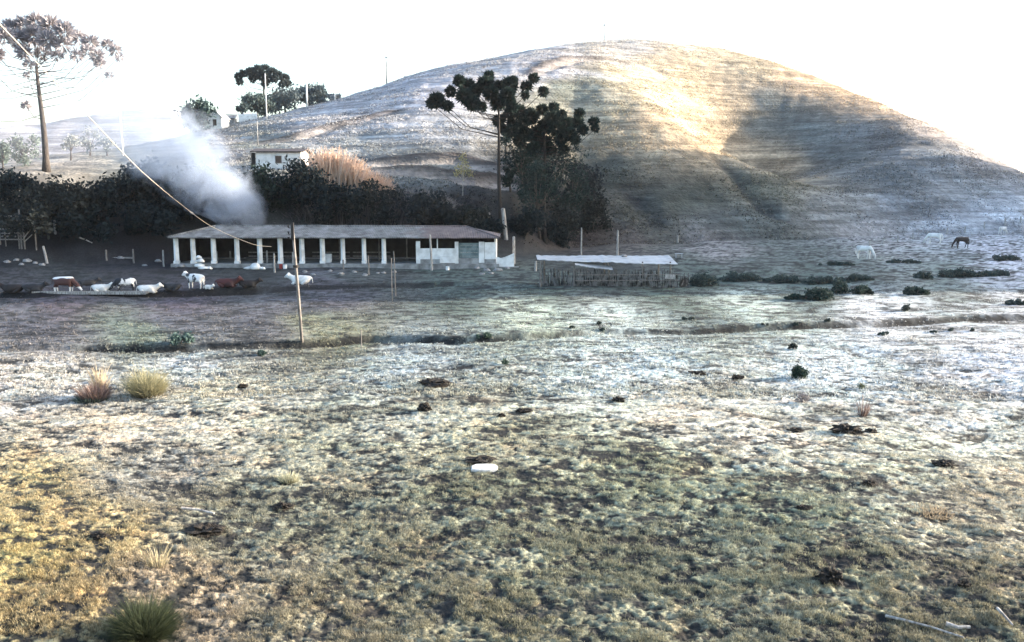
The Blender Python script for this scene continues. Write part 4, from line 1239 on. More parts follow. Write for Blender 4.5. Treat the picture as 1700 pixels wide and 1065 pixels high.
# ------------------------------------------------------------------ houses up the slope
def farmhouse():
    b = gp(463, 282)
    s = b[1] / F
    t = empty("farmhouse", b, "small white farmhouse with dark roof edge above the bank", "house")
    W = 74 * s; Hh = 27 * s; D = 5.0
    mb = MB()
    mb.box((0, D / 2, Hh / 2 - .3), (W, D, Hh + .6))
    mb.build('wall', M_WHITE, t)
    rf = MB(); ov = .5; pk = .55
    rf.add([(-W / 2 - .7, -ov, Hh + .02), (W / 2 + ov, -ov, Hh + .02), (W / 2 + ov, D / 2, Hh + pk), (-W / 2 - .7, D / 2, Hh + pk), (W / 2 + ov, D + ov, Hh + .02), (-W / 2 - .7, D + ov, Hh + .02)],
           [(0, 1, 2, 3), (3, 2, 4, 5)])
    o = rf.build('roof', mat("old_dark_tiles", (.12, .10, .10), (.05, .045, .045), 2), t)
    so_ = o.modifiers.new("t", 'SOLIDIFY'); so_.thickness = .14; so_.offset = 1
    gb = MB()
    for sx in (-1, 1):
        x = sx * (W / 2 - .02)
        gb.add([(x, 0, Hh), (x, D, Hh), (x, D / 2, Hh + pk - .02)], [(0, 1, 2)])
    gb.build('gable', M_WHITE, t)
    wn = MB().box((0, -.03, Hh * .58), (.85, .06, 1.0)).build('window', M_GLASS, t)
    f = MB()
    f.box((0, -.075, Hh * .58 + .53), (1.0, .06, .07)); f.box((0, -.075, Hh * .58 - .53), (1.05, .08, .07)); f.box((-.46, -.075, Hh * .58), (.07, .06, .99)); f.box((.46, -.075, Hh * .58), (.07, .06, .99))
    f.build('frame', M_PALEWOOD, wn)
    MB().box((-W / 2 - .35, .1, Hh * .62), (.5, .14, Hh * .72)).build('door', M_DARK, t)
    MB().box((-W / 2 - .62, -.2, Hh / 2 - .1), (.12, .12, Hh + .1)).build('porch_post', M_WOOD, t)
farmhouse()
def skyhouse():
    b = gp(357, 214)
    s = b[1] / F
    t = empty("house", b, "tiny white gabled house on the skyline right of the dense round tree", "house")
    W = 22 * s; Hh = 27 * s; L_ = 46 * s
    mb = MB()
    mb.add([(-W / 2, 0, -.8), (W / 2, 0, -.8), (W / 2, 0, Hh * .72), (0, 0, Hh * 1.1), (-W / 2, 0, Hh * .72)], [(0, 1, 2, 3, 4)])
    mb.box((0, 3.1, Hh * .36 - .4), (W - .02, 6, Hh * .72 + .8))
    mb.build('wall', M_WHITE, t)
    rf = MB()
    for sx in (-1, 1):
        rf.add([(0, -.3, Hh * 1.13), (sx * (W / 2 + .35), -.3, Hh * .66), (sx * (W / 2 + .35), 6.4, Hh * .66), (0, 6.4, Hh * 1.13)], [(0, 1, 2, 3) if sx < 0 else (3, 2, 1, 0)])
    o = rf.build('roof', M_TIN, t)
    so_ = o.modifiers.new("t", 'SOLIDIFY'); so_.thickness = .12; so_.offset = 0
    MB().box((0, -.04, Hh * .38), (.9, .08, 1.5)).build('window', M_GLASS, t)
    b2 = gp(379, 206)
    t2 = empty("shed", b2, "low grey roofed lean-to between the tiny house and the white wall", "shed")
    MB().box((0, 1, .7), (22 * s, 2, 2.0)).build('wall', M_CONC, t2)
    o = MB().add([(-13 * s, -.4, 1.7), (13 * s, -.4, 1.7), (13 * s, 2.4, 2.9), (-13 * s, 2.4, 2.9)], [(0, 1, 2, 3)]).build('roof', M_CONC, t2)
    so_ = o.modifiers.new("t", 'SOLIDIFY'); so_.thickness = .1
    b3 = gp(412, 202)
    t3 = empty("boundary_wall", b3, "low white wall on the skyline under the ragged tree", "wall")
    MB().box((0, 0, .6), (32 * s, .25, 2.4), ry=-.04).build('wall', M_WHITE, t3)
    for q in (-15, -7, 1, 9, 15):
        MB().box((q * s, -.16, .8), (.28, .07, 2.7)).build('pilaster', M_WHITE, t3)
skyhouse()

# ------------------------------------------------------------------ animals
def skin_mesh(nodes, edges, name, sub=1):
    me = bpy.data.meshes.new(name + "_cage")
    me.from_pydata([n[0] for n in nodes], edges, [])
    o = bpy.data.objects.new(name + "_cage", me); COL.objects.link(o)
    sk = o.modifiers.new("skin", 'SKIN'); sk.use_smooth_shade = True
    lay = me.skin_vertices[0]
    for i, nd in enumerate(nodes):
        r = nd[1]; lay.data[i].radius = r if hasattr(r, '__len__') else (r, r)
    lay.data[0].use_root = True
    ss = o.modifiers.new("sub", 'SUBSURF'); ss.levels = sub; ss.render_levels = sub
    dg = bpy.context.evaluated_depsgraph_get(); dg.update()
    out = bpy.data.meshes.new_from_object(o.evaluated_get(dg))
    out.name = name
    bpy.data.objects.remove(o); bpy.data.meshes.remove(me)
    for p in out.polygons: p.use_smooth = True
    out.materials.clear()
    return out

def cow_graph(lying=False, grazing=False):
    # x forward (head at +x), y side, z up ; metres
    z = .95 if not lying else .42
    n = [((-.55, 0, z + .08), (.30, .34)), ((-.1, 0, z - .02), (.36, .40)), ((.35, 0, z + .0), (.32, .38)), ((.62, 0, z + .06), (.24, .30)),
         ((.88, 0, z + .2 - (.45 if grazing else 0)), (.15, .20)), ((1.05, 0, z + .36 - (.75 if grazing else 0)), (.14, .15)), ((1.25, 0, z + .24 - (.86 if grazing else 0)), (.10, .11)), ((1.40, 0, z + .14 - (.92 if grazing else 0)), (.075, .085)),
         ((-.82, 0, z + .14), (.17, .2)), ((-.95, 0, z + .1), .035), ((-1.0, 0, z - .3 if not lying else .12), .025)]
    e = [(0, 1), (1, 2), (2, 3), (3, 4), (4, 5), (5, 6), (6, 7), (0, 8), (8, 9), (9, 10)]
    hz = n[5][0]
    for s in (-1, 1):      # ears and horns
        k = len(n)
        n.append(((hz[0] - .04, s * .24, hz[2] + .03), .035)); e.append((5, k))
        n.append(((hz[0], s * .14, hz[2] + .2), .02)); e.append((5, k + 1))
    for s in (-1, 1):
        k = len(n)
        if not lying:
            n += [((.5, s * .2, z - .3), (.11, .12)), ((.52, s * .2, z - .55), (.065, .07)), ((.5, s * .2, .08), (.045, .045)), ((.56, s * .2, .02), (.05, .04))]
            e += [(2, k), (k, k + 1), (k + 1, k + 2), (k + 2, k + 3)]
            k = len(n)
            n += [((-.62, s * .2, z - .25), (.14, .16)), ((-.72, s * .2, z - .48), (.075, .085)), ((-.68, s * .2, .08), (.045, .05)), ((-.62, s * .2, .02), (.05, .04))]
            e += [(0, k), (k, k + 1), (k + 1, k + 2), (k + 2, k + 3)]
        else:
            n += [((.5, s * .3, .16), (.12, .1)), ((.72, s * .32, .09), (.07, .06)), ((.45, s * .34, .06), (.045, .045))]
            e += [(2, k), (k, k + 1), (k + 1, k + 2)]
            k = len(n)
            n += [((-.4, s * .34, .18), (.16, .14)), ((-.1, s * .4, .1), (.07, .06)), ((-.35, s * .42, .06), (.045, .045))]
            e += [(0, k), (k, k + 1), (k + 1, k + 2)]
    return n, e

def horse_graph():
    z = 1.15
    n = [((-.5, 0, z + .06), (.25, .29)), ((0, 0, z - .02), (.27, .30)), ((.42, 0, z + .0), (.25, .30)), ((.66, 0, z + .02), (.17, .26)),
         ((.92, 0, z - .25), (.11, .17)), ((1.14, 0, z - .58), (.09, .12)), ((1.24, 0, z - .78), (.10, .12)), ((1.26, 0, z - 1.0), (.065, .075)), ((1.25, 0, z - 1.1), (.055, .06)),
         ((-.76, 0, z + .08), (.15, .18)), ((-.88, 0, z - .02), .06), ((-.95, 0, z - .35), .08), ((-.93, 0, z - .65), .035)]
    e = [(0, 1), (1, 2), (2, 3), (3, 4), (4, 5), (5, 6), (6, 7), (7, 8), (0, 9), (9, 10), (10, 11), (11, 12)]
    for s in (-1, 1):
        k = len(n); n.append(((1.14, s * .07, z - .64 + .14), .025)); e.append((6, k))
        k = len(n)
        n += [((.5, s * .15, z - .35), (.10, .11)), ((.53, s * .15, z - .62), (.06, .065)), ((.5 + .06 * s, s * .15, .12), (.04, .04)), ((.55 + .06 * s, s * .15, .02), (.05, .04))]
        e += [(2, k), (k, k + 1), (k + 1, k + 2), (k + 2, k + 3)]
        k = len(n)
        n += [((-.58, s * .16, z - .3), (.13, .15)), ((-.72, s * .16, z - .58), (.065, .075)), ((-.66 - .08 * s, s * .16, .12), (.04, .045)), ((-.6 - .08 * s, s * .16, .02), (.05, .04))]
        e += [(0, k), (k, k + 1), (k + 1, k + 2), (k + 2, k + 3)]
    return n, e

def coat(name, a, b=None, thr=.5, scale=1.3, seed=0.0, back=None):
    m, t, bs = new_mat(name)
    bs.inputs['Roughness'].default_value = .75
    tc = t.nodes.new("ShaderNodeTexCoord"); mp = t.nodes.new("ShaderNodeMapping"); mp.inputs['Location'].default_value = (seed, seed * .7, 0)
    t.links.new(tc.outputs['Object'], mp.inputs[0])
    nz = t.nodes.new("ShaderNodeTexNoise"); nz.inputs['Scale'].default_value = scale; nz.inputs['Detail'].default_value = 3
    t.links.new(mp.outputs[0], nz.inputs[0])
    val = nz.outputs['Fac']
    if back:
        sx = t.nodes.new("ShaderNodeSeparateXYZ"); t.links.new(tc.outputs['Object'], sx.inputs[0])
        ma = t.nodes.new("ShaderNodeMath"); ma.operation = 'MULTIPLY_ADD'; ma.inputs[1].default_value = .35
        sb = t.nodes.new("ShaderNodeMath"); sb.operation = 'SUBTRACT'; sb.inputs[1].default_value = back
        t.links.new(sx.outputs['Z'], sb.inputs[0])
        ab = t.nodes.new("ShaderNodeMath"); ab.operation = 'ABSOLUTE'; t.links.new(sb.outputs[0], ab.inputs[0])
        t.links.new(nz.outputs['Fac'], ma.inputs[0]); t.links.new(ab.outputs[0], ma.inputs[2]); val = ma.outputs[0]
    cr = t.nodes.new("ShaderNodeValToRGB"); cr.color_ramp.elements[0].position = thr - .03; cr.color_ramp.elements[1].position = thr + .03
    b = b or tuple(c * .8 for c in a)
    cr.color_ramp.elements[0].color = (*a, 1); cr.color_ramp.elements[1].color = (*b, 1)
    t.links.new(val, cr.inputs[0]); t.links.new(cr.outputs[0], bs.inputs['Base Color'])
    return m
COATS = {
    'white': coat("white_coat", (.78, .76, .72), (.6, .58, .55)), 'black': coat("black_coat", (.015, .015, .018), (.03, .03, .034)),
    'pied': coat("brown_pied_coat", (.07, .028, .024), (.80, .78, .75), .52, back=.80), 'bpied': coat("black_pied_coat", (.015, .017, .024), (.72, .71, .7), .54, 1.6, 3.1),
    'wpied': coat("white_pied_coat", (.78, .76, .74), (.03, .03, .035), .56, 1.7, 1.4), 'red': coat("red_coat", (.07, .016, .015), (.04, .012, .012)), 'brown': coat("dark_brown_coat", (.016, .010, .010), (.010, .008, .008))}
STAND = skin_mesh(*cow_graph(False), "cow"); LIE = skin_mesh(*cow_graph(True), "cow"); GRAZE = skin_mesh(*cow_graph(False, True), "cow"); HORSE = skin_mesh(*horse_graph(), "horse")
def animal(name, src, coatk, px, row, rz, scale, label, cat, group, sink=0.0):
    b = gp(px, row)
    me = src.copy(); me.materials.append(COATS[coatk])
    o = link(name, me, None)
    o.location = (b[0], b[1], b[2] - sink); o.rotation_euler = (0, 0, rz); o.scale = (scale,) * 3
    return props(o, label, cat, group)
HG = "cattle resting at the trough"
animal("cow", LIE, 'brown', 22, 485, pi + .1, 1.01, "dark cow lying at the left edge of the herd", "cow", HG)
animal("cow", LIE, 'black', 55, 484, .3, 0.92, "black cow lying left of the white backed brown cow", "cow", HG)
animal("cow", GRAZE, 'pied', 108, 486, 0, 1.03, "brown cow with white back and legs, feeding at the trough", "cow", HG)
animal("cow", STAND, 'black', 147, 483, .5, 0.75, "black cow standing close behind the white backed cow's head", "cow", HG)
animal("cow", LIE, 'white', 168, 485, .1, 0.83, "white cow lying in the middle of the herd", "cow", HG)
animal("cow", GRAZE, 'bpied', 208, 484, pi + .2, 0.92, "black and white cow lowering its head, middle of the herd", "cow", HG)
animal("cow", LIE, 'white', 246, 486, .15, 0.92, "clean white cow lying at the right end of the trough", "cow", HG)
animal("cow", STAND, 'wpied', 325, 479, pi - .35, 0.99, "tall white cow standing alone right of the trough", "cow", HG)
animal("cow", LIE, 'white', 347, 481, -.5, 0.51, "small white calf lying at the feet of the tall white cow", "calf", HG)
animal("cow", LIE, 'red', 377, 477, 0, 1.06, "reddish brown cow lying right of the white calf", "cow", HG)
animal("cow", LIE, 'brown', 412, 477, .2, 0.92, "very dark cow lying rightmost beside the red one", "cow", HG)
animal("cow", LIE, 'black', 286, 483, pi, 0.87, "black cow lying in shade left of the tall white cow", "cow", HG)
animal("cow", LIE, 'white', 500, 471, pi - .1, 1.10, "white cow lying by the utility pole, its head to the left", "cow", HG)
RG = "horses grazing on the right"
animal("horse", HORSE, 'brown', 1596, 412, pi + .1, 1.22, "dark brown horse grazing beside the white one on the right", "horse", RG)
animal("horse", HORSE, 'white', 1551, 405, pi - .6, 1.3, "white horse grazing just left of the dark brown horse", "horse", RG)
animal("horse", HORSE, 'white', 1434, 430, -.9, 1.22, "pale horse grazing alone, leftmost of the four", "horse", RG)
animal("horse", HORSE, 'white', 1664, 389, .5, 1.2, "farthest faint white horse near the right edge", "horse", RG)
def trough():
    b = gp(150, 489)
    t = empty("feed_trough", b, "long low grey feed trough in front of the lying cattle", "trough")
    s = b[1] / F; W = 190 * s
    MB().box((0, -.2, .13), (W, .05, .24), jit=.01).build('front_board', M_PALEWOOD, t)
    MB().box((0, .2, .13), (W, .05, .24), jit=.01).build('back_board', M_PALEWOOD, t)
    MB().box((0, 0, .04), (W - .1, .34, .04)).build('bottom', M_WOOD, t)
    for k in np.linspace(-.48, .48, 7):
        MB().box((k * W, 0, .06), (.1, .56, .12)).build('bearer', M_WOOD, t)
trough()

# ------------------------------------------------------------------ bushes and tussocks of the meadow
gb = np.random.default_rng(81)
def low_bush(name, label, px, rowb, wpx, hpx, col, col2, n=130, size=.12, k=8, seed=1, group=None, needle=False):
    b = gp(px, rowb)
    s = b[1] / F
    cl_ = []
    for i in range(k):
        q = gb.uniform(-.5, .5)
        hh = (1 - 2.2 * q * q) * gb.uniform(.7, 1.0)
        R = hpx * s * hh * gb.uniform(.34, .5)
        c = np.array(b) + np.array([q * wpx * s * .95, gb.uniform(-.3, .3) * min(wpx, hpx * 2.5) * s, R * .75 + hpx * s * hh * gb.uniform(0, .25)])
        cl_.append((c, R))
    return leafy(name, label, "bush", b, cl_, col, col2, n, size, .03, group, seed)
G1, G2 = (.012, .026, .026), (.045, .07, .06)
MG = "bushes along the wet strip on the right"
for i, (px, rb_, wp, hp, lab) in enumerate([
    (1362, 497, 44, 26, "largest dark green bush in the wet strip on the right meadow"), (1394, 487, 24, 22, "dark bush just behind the largest one"), (1428, 488, 34, 18, "neat dark bush right of the largest one"),
    (1521, 489, 42, 14, "flat dark bush standing apart on the right meadow"), (1330, 497, 60, 10, "flat dark patch of weeds left of the largest bush"), (1300, 468, 70, 16, "grey green shrub strip behind the largest bush"),
    (1230, 466, 70, 18, "grey green shrubs right of the stick pen"), (1370, 470, 80, 16, "dusky shrubs in the middle of the wet strip"), (1420, 466, 60, 12, "low dusky shrubs right in the wet strip"), (1170, 474, 50, 26, "dull green shrubs touching the right end of the pen"),
    (1532, 462, 30, 14, "small dark bush in the far strip of shrubs"), (1590, 459, 80, 16, "longest shrub strip below the dark horse"), (1650, 458, 80, 12, "pale green shrubs near the right edge of the strip"), (1668, 432, 50, 12, "low green shrubs on the rise right of the dark horse"),
    (1500, 436, 60, 8, "low dark weeds below the white horse"), (1390, 440, 60, 8, "low dark weeds left of the lone pale horse"), (1690, 506, 40, 10, "low green weeds at the right border")]):
    low_bush("bush", lab, px, rb_, wp, hp, G1 if i < 5 else (.035, .055, .055), G2 if i < 5 else (.09, .12, .11), 70, .11, 34 if wp > 40 else 20, 700 + i, MG)
low_bush("bush", "compact dark green bush alone in the middle of the frosty meadow", 1323, 628, 26, 24, (.014, .03, .026), (.045, .07, .05), 240, .05, 9, 730)
low_bush("bush", "tiny dark weed on the frosty meadow above the compact bush", 1316, 580, 16, 11, (.015, .02, .02), (.04, .05, .045), 90, .05, 5, 731)
low_bush("bush", "upright small weed on the far frosty meadow", 1503, 515, 8, 16, (.03, .04, .04), (.07, .09, .08), 70, .07, 5, 732)
low_bush("bush", "small dark bush on the near side of the stream bank at right", 1467, 556, 22, 9, (.03, .055, .05), (.08, .11, .09), 90, .06, 5, 733)
low_bush("bush", "grey twiggy weed on the pale right meadow", 1332, 668, 24, 22, (.14, .13, .14), (.27, .25, .25), 80, .03, 6, 734)
low_bush("bush", "sparse weed among the small stalks on the right meadow", 1425, 645, 20, 18, (.08, .10, .06), (.2, .22, .15), 50, .03, 6, 735)
low_bush("bush", "small green weed just below the stream bank", 803, 562, 26, 12, (.03, .06, .05), (.09, .13, .1), 90, .07, 5, 736)
low_bush("bush", "small dark weed on the pale strip of the meadow", 838, 606, 8, 12, (.05, .08, .06), (.12, .16, .12), 60, .05, 4, 737)
low_bush("bush", "low bush beside the water line left of the utility pole", 300, 572, 40, 24, (.05, .09, .085), (.13, .19, .17), 80, .09, 7, 738)
low_bush("bush", "little dark bush between utility pole and left border", 437, 590, 22, 12, (.03, .055, .05), (.08, .12, .1), 90, .06, 5, 739)
for i, (px, rb_) in enumerate(((1136, 529), (1147, 529), (1322, 541), (1374, 533), (1580, 549), (1615, 549), (1550, 551), (1270, 540), (996, 538), (950, 543), (1000, 548))):
    low_bush("weed", "tiny dark weed dotting the frosty meadow near the stream bank", px, rb_, 10, 7, (.03, .05, .045), (.08, .1, .09), 50, .06, 4, 760 + i, "tiny weeds near the stream bank")

def tussock(name, label, px, rowb, wpx, hpx, n, col, col2, dark, seed, spread=.7, wid=.012, jit=.16):
    g = np.random.default_rng(seed)
    b = gp(px, rowb); s = b[1] / F
    t = empty(name, b, label, "tussock")
    V = []; C = []
    for i in range(n):
        a = g.uniform(0, 2 * pi); q = sqrt(g.uniform()) * .5
        p = np.array([cos(a) * q * wpx * s * .62, sin(a) * q * wpx * s * .55, -.03])
        d = np.array([cos(a) * q * 2 * spread, sin(a) * q * 2 * spread, 1.0]) + g.normal(0, jit, 3)
        h = hpx * s * g.uniform(.55, 1.08) * (1 - .35 * (2 * q) ** 2)
        m = p + d * h * .6; e = p + d * h * .95 + np.array([d[0] * .25 * h, d[1] * .25 * h, -.05 * h])
        an = g.uniform(0, pi); sd_ = np.array([cos(an), sin(an), 0]) * wid * g.uniform(.6, 1.4)
        c = np.array(col) + (np.array(col2) - np.array(col)) * g.uniform()
        V += [p - sd_, p + sd_, m + sd_, m - sd_, m - sd_, m + sd_, e + sd_ * .2, e - sd_ * .2]
        C += [np.array(dark)] * 2 + [c * .9] * 4 + [c] * 2
    V = np.array(V)
    link('blades', np_mesh('blades', V, np.arange(len(V)).reshape(-1, 4), np.array(C)), M_GRASS, t)
    return t
tussock("grass_tussock", "round straw topped grass tussock on the left of the meadow", 244, 655, 62, 42, 4500, (.24, .23, .13), (.48, .45, .30), (.05, .03, .025), 801, .6, .006, .28)
tussock("grass_tussock", "thin upright dry stalks beside the round straw tussock", 167, 655, 22, 62, 150, (.42, .33, .22), (.66, .56, .40), (.16, .10, .09), 802, .3)
tussock("grass_tussock", "reddish brown dead weeds left of the round tussock", 158, 662, 64, 34, 420, (.20, .12, .10), (.36, .26, .22), (.07, .05, .045), 803)
tussock("grass_tussock", "low dark green tuft in the shade of the dead weeds", 150, 664, 80, 14, 420, (.06, .09, .08), (.14, .17, .14), (.03, .035, .03), 804)
tussock("grass_tussock", "large dark green tussock with pale right rim at the bottom left", 240, 1052, 92, 50, 16000, (.02, .028, .016), (.10, .12, .065), (.006, .007, .005), 805, .7, .003, .38)
tussock("grass_tussock", "tuft of dark stalks on the right meadow", 1432, 690, 20, 40, 60, (.18, .13, .12), (.3, .24, .22), (.1, .07, .06), 806, .4)
tussock("grass_tussock", "small straw tuft left of the white slab", 480, 800, 46, 20, 500, (.36, .36, .24), (.58, .56, .42), (.1, .1, .07), 807, .5, .007)
tussock("grass_tussock", "loose straw tuft with seed stalks below the middle left", 262, 945, 40, 46, 110, (.40, .36, .22), (.6, .53, .36), (.16, .13, .08), 808, .6, .0045)
tussock("grass_tussock", "tan fringe of dead grass on the lower right meadow", 1540, 850, 130, 10, 700, (.34, .28, .19), (.5, .42, .31), (.12, .08, .05), 809)

# dark clods of trodden earth
CL = [(1404, 718, 46, 16, "widest black clod of wet earth on the right meadow"), (1445, 718, 22, 8, "small black clod right of the widest one"), (1565, 776, 34, 12, "black clod near the right border"), (722, 640, 46, 14, "broad dark clod in the middle of the pale strip"),
      (1026, 664, 20, 10, "dark round clod on the centre right meadow"), (704, 684, 22, 16, "dark mossy clod left of centre"), (833, 694, 12, 8, "tiny black clod above the white slab"), (403, 641, 16, 8, "small dark clod right of the straw tussock"),
      (1320, 712, 26, 8, "flat dark clod left of the widest one"), (1158, 620, 26, 7, "flat dark clod on the centre frost"), (1224, 628, 18, 9, "dark clod on the frost right of centre"), (1442, 808, 24, 10, "dark lump on the right foreground"), (1380, 965, 40, 26, "dark earth lump on the lower right"),
      (800, 768, 44, 10, "dark clod directly behind the white slab"), (1600, 975, 20, 14, "brown lump near the lower right corner"), (470, 846, 34, 14, "dark clod in the left foreground"), (340, 888, 56, 18, "broad dark clod right of the yellow grass"), (165, 888, 30, 12, "dark clod beside the yellow grass"), (1335, 845, 24, 9, "dark clod in the right foreground"), (870, 684, 26, 7, "thin dark clod right of centre")]
for i, (px, row, wp, hp, lab) in enumerate(CL):
    b = gp(px, row); s = b[1] / F
    single(MB().lump((0, 0, hp * s * .2), (wp * s * .5, wp * s * .42, hp * s * .5), i + 90, .9, 22, 14, fr=3.4).lump((wp * s * .2, .02, 0), (wp * s * .28, wp * s * .25, hp * s * .55), i + 190, .8, 14, 9, fr=3.5), "earth_clod", M_SOIL, b, lab, "clod", "clods of earth on the meadow")
# white slab and dead sticks
b = gp(804, 781); s = b[1] / F
SL = MB(); SL.v = []
_o = [(-.5, -.42), (-.2, -.5), (.25, -.46), (.5, -.35), (.54, .1), (.42, .45), (.1, .5), (-.35, .46), (-.52, .2)]
SL.add([(a * 44 * s, q * .62, h_) for h_, k_ in ((-.05, 1), (.05, 1), (.075, .9)) for a, q in [(u_ * k_, v_ * k_) for u_, v_ in _o]], [tuple(range(8, -1, -1)), tuple(range(18, 27))] + [(j * 9 + i, j * 9 + (i + 1) % 9, j * 9 + 9 + (i + 1) % 9, j * 9 + 9 + i) for j in range(2) for i in range(9)])
single(SL, "white_stone", mat("bleached_stone", (.62, .61, .58), (.34, .33, .30), 5, contrast=(.3, .5)), b, "flat white slab lying alone in the centre of the meadow", "stone", None)
def stick(pix, r, label, name="fallen_branch", mt=None, lift=.06):
    ps = [gp(a, b_) + np.array([0, 0, lift]) for a, b_ in pix]
    o0 = ps[0]
    mb = MB(); mb.tube([p - o0 for p in ps], [r * (1 - .5 * k / len(ps)) for k in range(len(ps))], 7)
    return single(mb, name, mt or M_PALEBARK, o0, label, "branch")
stick([(1470, 1028), (1500, 1035), (1545, 1046), (1600, 1060)], .03, "long pale fallen branch at the bottom right", mt=M_PALEWOOD, lift=.04)
stick([(1655, 1018), (1668, 1035), (1680, 1047)], .03, "short tan stick at the lower right corner", lift=.1)
stick([(1570, 1040), (1590, 1042), (1610, 1043)], .05, "thick pale piece of wood beside the long fallen branch", mt=M_PALEWOOD, lift=.03)
stick([(302, 855), (330, 856), (356, 860)], .04, "pale stick above the broad dark clod", lift=.12)

# ------------------------------------------------------------------ smoke
def smoke():
    A = P(436, 372, 110.5); E = P(20, 100, 116.0)
    ax = Vector(E - A); Ln = ax.length
    t = Vector((ax)).to_track_quat('X', 'Z')
    R0, R1 = 1.5, 9.8
    bow = 2.0
    seg = 18; N = 26
    vs = []; fs = []
    for i in range(N + 1):
        u = i / N
        R = (R0 + (R1 - R0) * u ** .62) * 1.05
        for k in range(seg):
            a = 2 * pi * k / seg
            q = 1 + .16 * mnoise.noise(Vector((u * 6, cos(a) * 1.3, sin(a) * 1.3 + 5)))
            vs.append((u * Ln, cos(a) * R * q, sin(a) * R * q + bow * 4 * u * (1 - u)))
    for i in range(N):
        for k in range(seg):
            a = i * seg + k; b_ = i * seg + (k + 1) % seg
            fs.append((a, b_, b_ + seg, a + seg))
    fs.append(tuple(range(seg))[::-1]); fs.append(tuple(range(N * seg, N * seg + seg)))
    m = bpy.data.materials.new("smoke"); m.use_nodes = True
    n = m.node_tree; n.nodes.remove(n.nodes["Principled BSDF"])
    pv = n.nodes.new("ShaderNodeVolumePrincipled")
    pv.inputs['Color'].default_value = (.62, .70, .83, 1); pv.inputs['Anisotropy'].default_value = .2
    n.links.new(pv.outputs[0], n.nodes['Material Output'].inputs['Volume'])
    tc = n.nodes.new("ShaderNodeTexCoord"); sx = n.nodes.new("ShaderNodeSeparateXYZ"); n.links.new(tc.outputs['Object'], sx.inputs[0])
    def math(op, a, b_=None, c=None, clamp=False):
        q = n.nodes.new("ShaderNodeMath"); q.operation = op; q.use_clamp = clamp
        for i, v in enumerate((a, b_, c)):
            if v is None: continue
            if isinstance(v, (int, float)): q.inputs[i].default_value = v
            else: n.links.new(v, q.inputs[i])
        return q.outputs[0]
    u = math('DIVIDE', sx.outputs['X'], Ln, clamp=True)
    iu = math('SUBTRACT', 1.0, u)
    zo = math('SUBTRACT', sx.outputs['Z'], math('MULTIPLY', math('MULTIPLY', u, iu), 4 * bow))
    R = math('MULTIPLY_ADD', math('POWER', u, .62), R1 - R0, R0)
    r2 = math('ADD', math('MULTIPLY', sx.outputs['Y'], sx.outputs['Y']), math('MULTIPLY', zo, zo))
    rr = math('DIVIDE', math('SQRT', r2), R)
    nz = n.nodes.new("ShaderNodeTexNoise"); nz.inputs['Scale'].default_value = .36; nz.inputs['Detail'].default_value = 7; nz.inputs['Roughness'].default_value = .6; nz.inputs['Distortion'].default_value = .9
    n.links.new(tc.outputs['Object'], nz.inputs[0])
    # ragged edge: noise eats into the radius
    ed = math('SUBTRACT', math('MULTIPLY_ADD', math('SUBTRACT', nz.outputs['Fac'], .5), 2.6, .95), rr)
    ed = math('MULTIPLY', ed, 1.5, clamp=True)
    along = math('MULTIPLY', math('POWER', iu, 3.0), 0.78)
    start = math('MULTIPLY_ADD', u, 6.0, .12, clamp=True)
    n.links.new(math('MULTIPLY', math('MULTIPLY', ed, along), start), pv.inputs['Density'])
    me = bpy.data.meshes.new("smoke"); me.from_pydata(vs, [], fs); me.update()
    o = link("smoke", me, m); o.location = tuple(A)
    o.rotation_mode = 'QUATERNION'; o.rotation_quaternion = t
    props(o, "drifting white smoke rising from behind the long shed towards the left", "smoke", kind='stuff')
smoke()

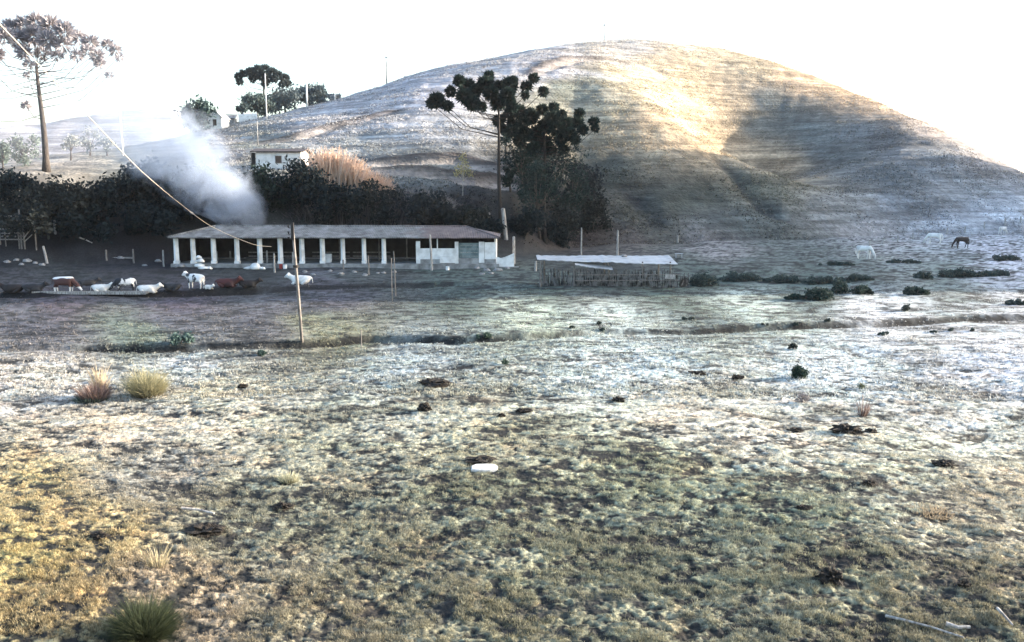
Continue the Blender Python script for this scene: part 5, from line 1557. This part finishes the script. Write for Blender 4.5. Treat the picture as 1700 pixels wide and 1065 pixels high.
def smoke_veil():  # veil added to bleach the tall araucaria as glare would
    c = P(40, 120, 134.0)
    rx, ry, rz = 22.0, 9.0, 17.0
    mb = MB().lump((0, 0, 0), (rx, ry, rz), 3, .12, 28, 16, zmin=-1.2)
    m = bpy.data.materials.new("added_veil"); m.use_nodes = True
    n = m.node_tree; n.nodes.remove(n.nodes["Principled BSDF"])
    pv = n.nodes.new("ShaderNodeVolumePrincipled"); pv.inputs['Color'].default_value = (.78, .78, .86, 1); pv.inputs['Anisotropy'].default_value = .2
    n.links.new(pv.outputs[0], n.nodes['Material Output'].inputs['Volume'])
    tc = n.nodes.new("ShaderNodeTexCoord"); mp = n.nodes.new("ShaderNodeMapping"); mp.inputs['Scale'].default_value = (1 / rx, 1 / ry, 1 / rz)
    n.links.new(tc.outputs['Object'], mp.inputs[0])
    ln = n.nodes.new("ShaderNodeVectorMath"); ln.operation = 'LENGTH'; n.links.new(mp.outputs[0], ln.inputs[0])
    nz = n.nodes.new("ShaderNodeTexNoise"); nz.inputs['Scale'].default_value = .09; nz.inputs['Detail'].default_value = 3; n.links.new(tc.outputs['Object'], nz.inputs[0])
    a = n.nodes.new("ShaderNodeMapRange"); a.inputs[1].default_value = 1.0; a.inputs[2].default_value = .35; a.inputs[3].default_value = 0; a.inputs[4].default_value = .045
    n.links.new(ln.outputs['Value'], a.inputs[0])
    b_ = n.nodes.new("ShaderNodeMath"); b_.operation = 'MULTIPLY'; n.links.new(a.outputs[0], b_.inputs[0]); n.links.new(nz.outputs['Fac'], b_.inputs[1])
    n.links.new(b_.outputs[0], pv.inputs['Density'])
    o = mb.build("smoke", m, None, False, c)
    props(o, "thin added veil of smoke that pales the tall araucaria", "smoke", kind='stuff')
smoke_veil()

# ------------------------------------------------------------------ haze: the cold misty air of the valley
def haze():
    m = bpy.data.materials.new("haze"); m.use_nodes = True
    n = m.node_tree; n.nodes.remove(n.nodes["Principled BSDF"])
    pv = n.nodes.new("ShaderNodeVolumePrincipled")
    pv.inputs['Color'].default_value = (.93, .95, 1, 1); pv.inputs['Density'].default_value = .00006; pv.inputs['Anisotropy'].default_value = .35
    n.links.new(pv.outputs[0], n.nodes['Material Output'].inputs['Volume'])
    o = MB().box((0, 0, 55), (9000, 9000, 130)).build("haze", m)
    props(o, "thin cold morning haze filling the valley", "haze", kind='stuff')
haze()
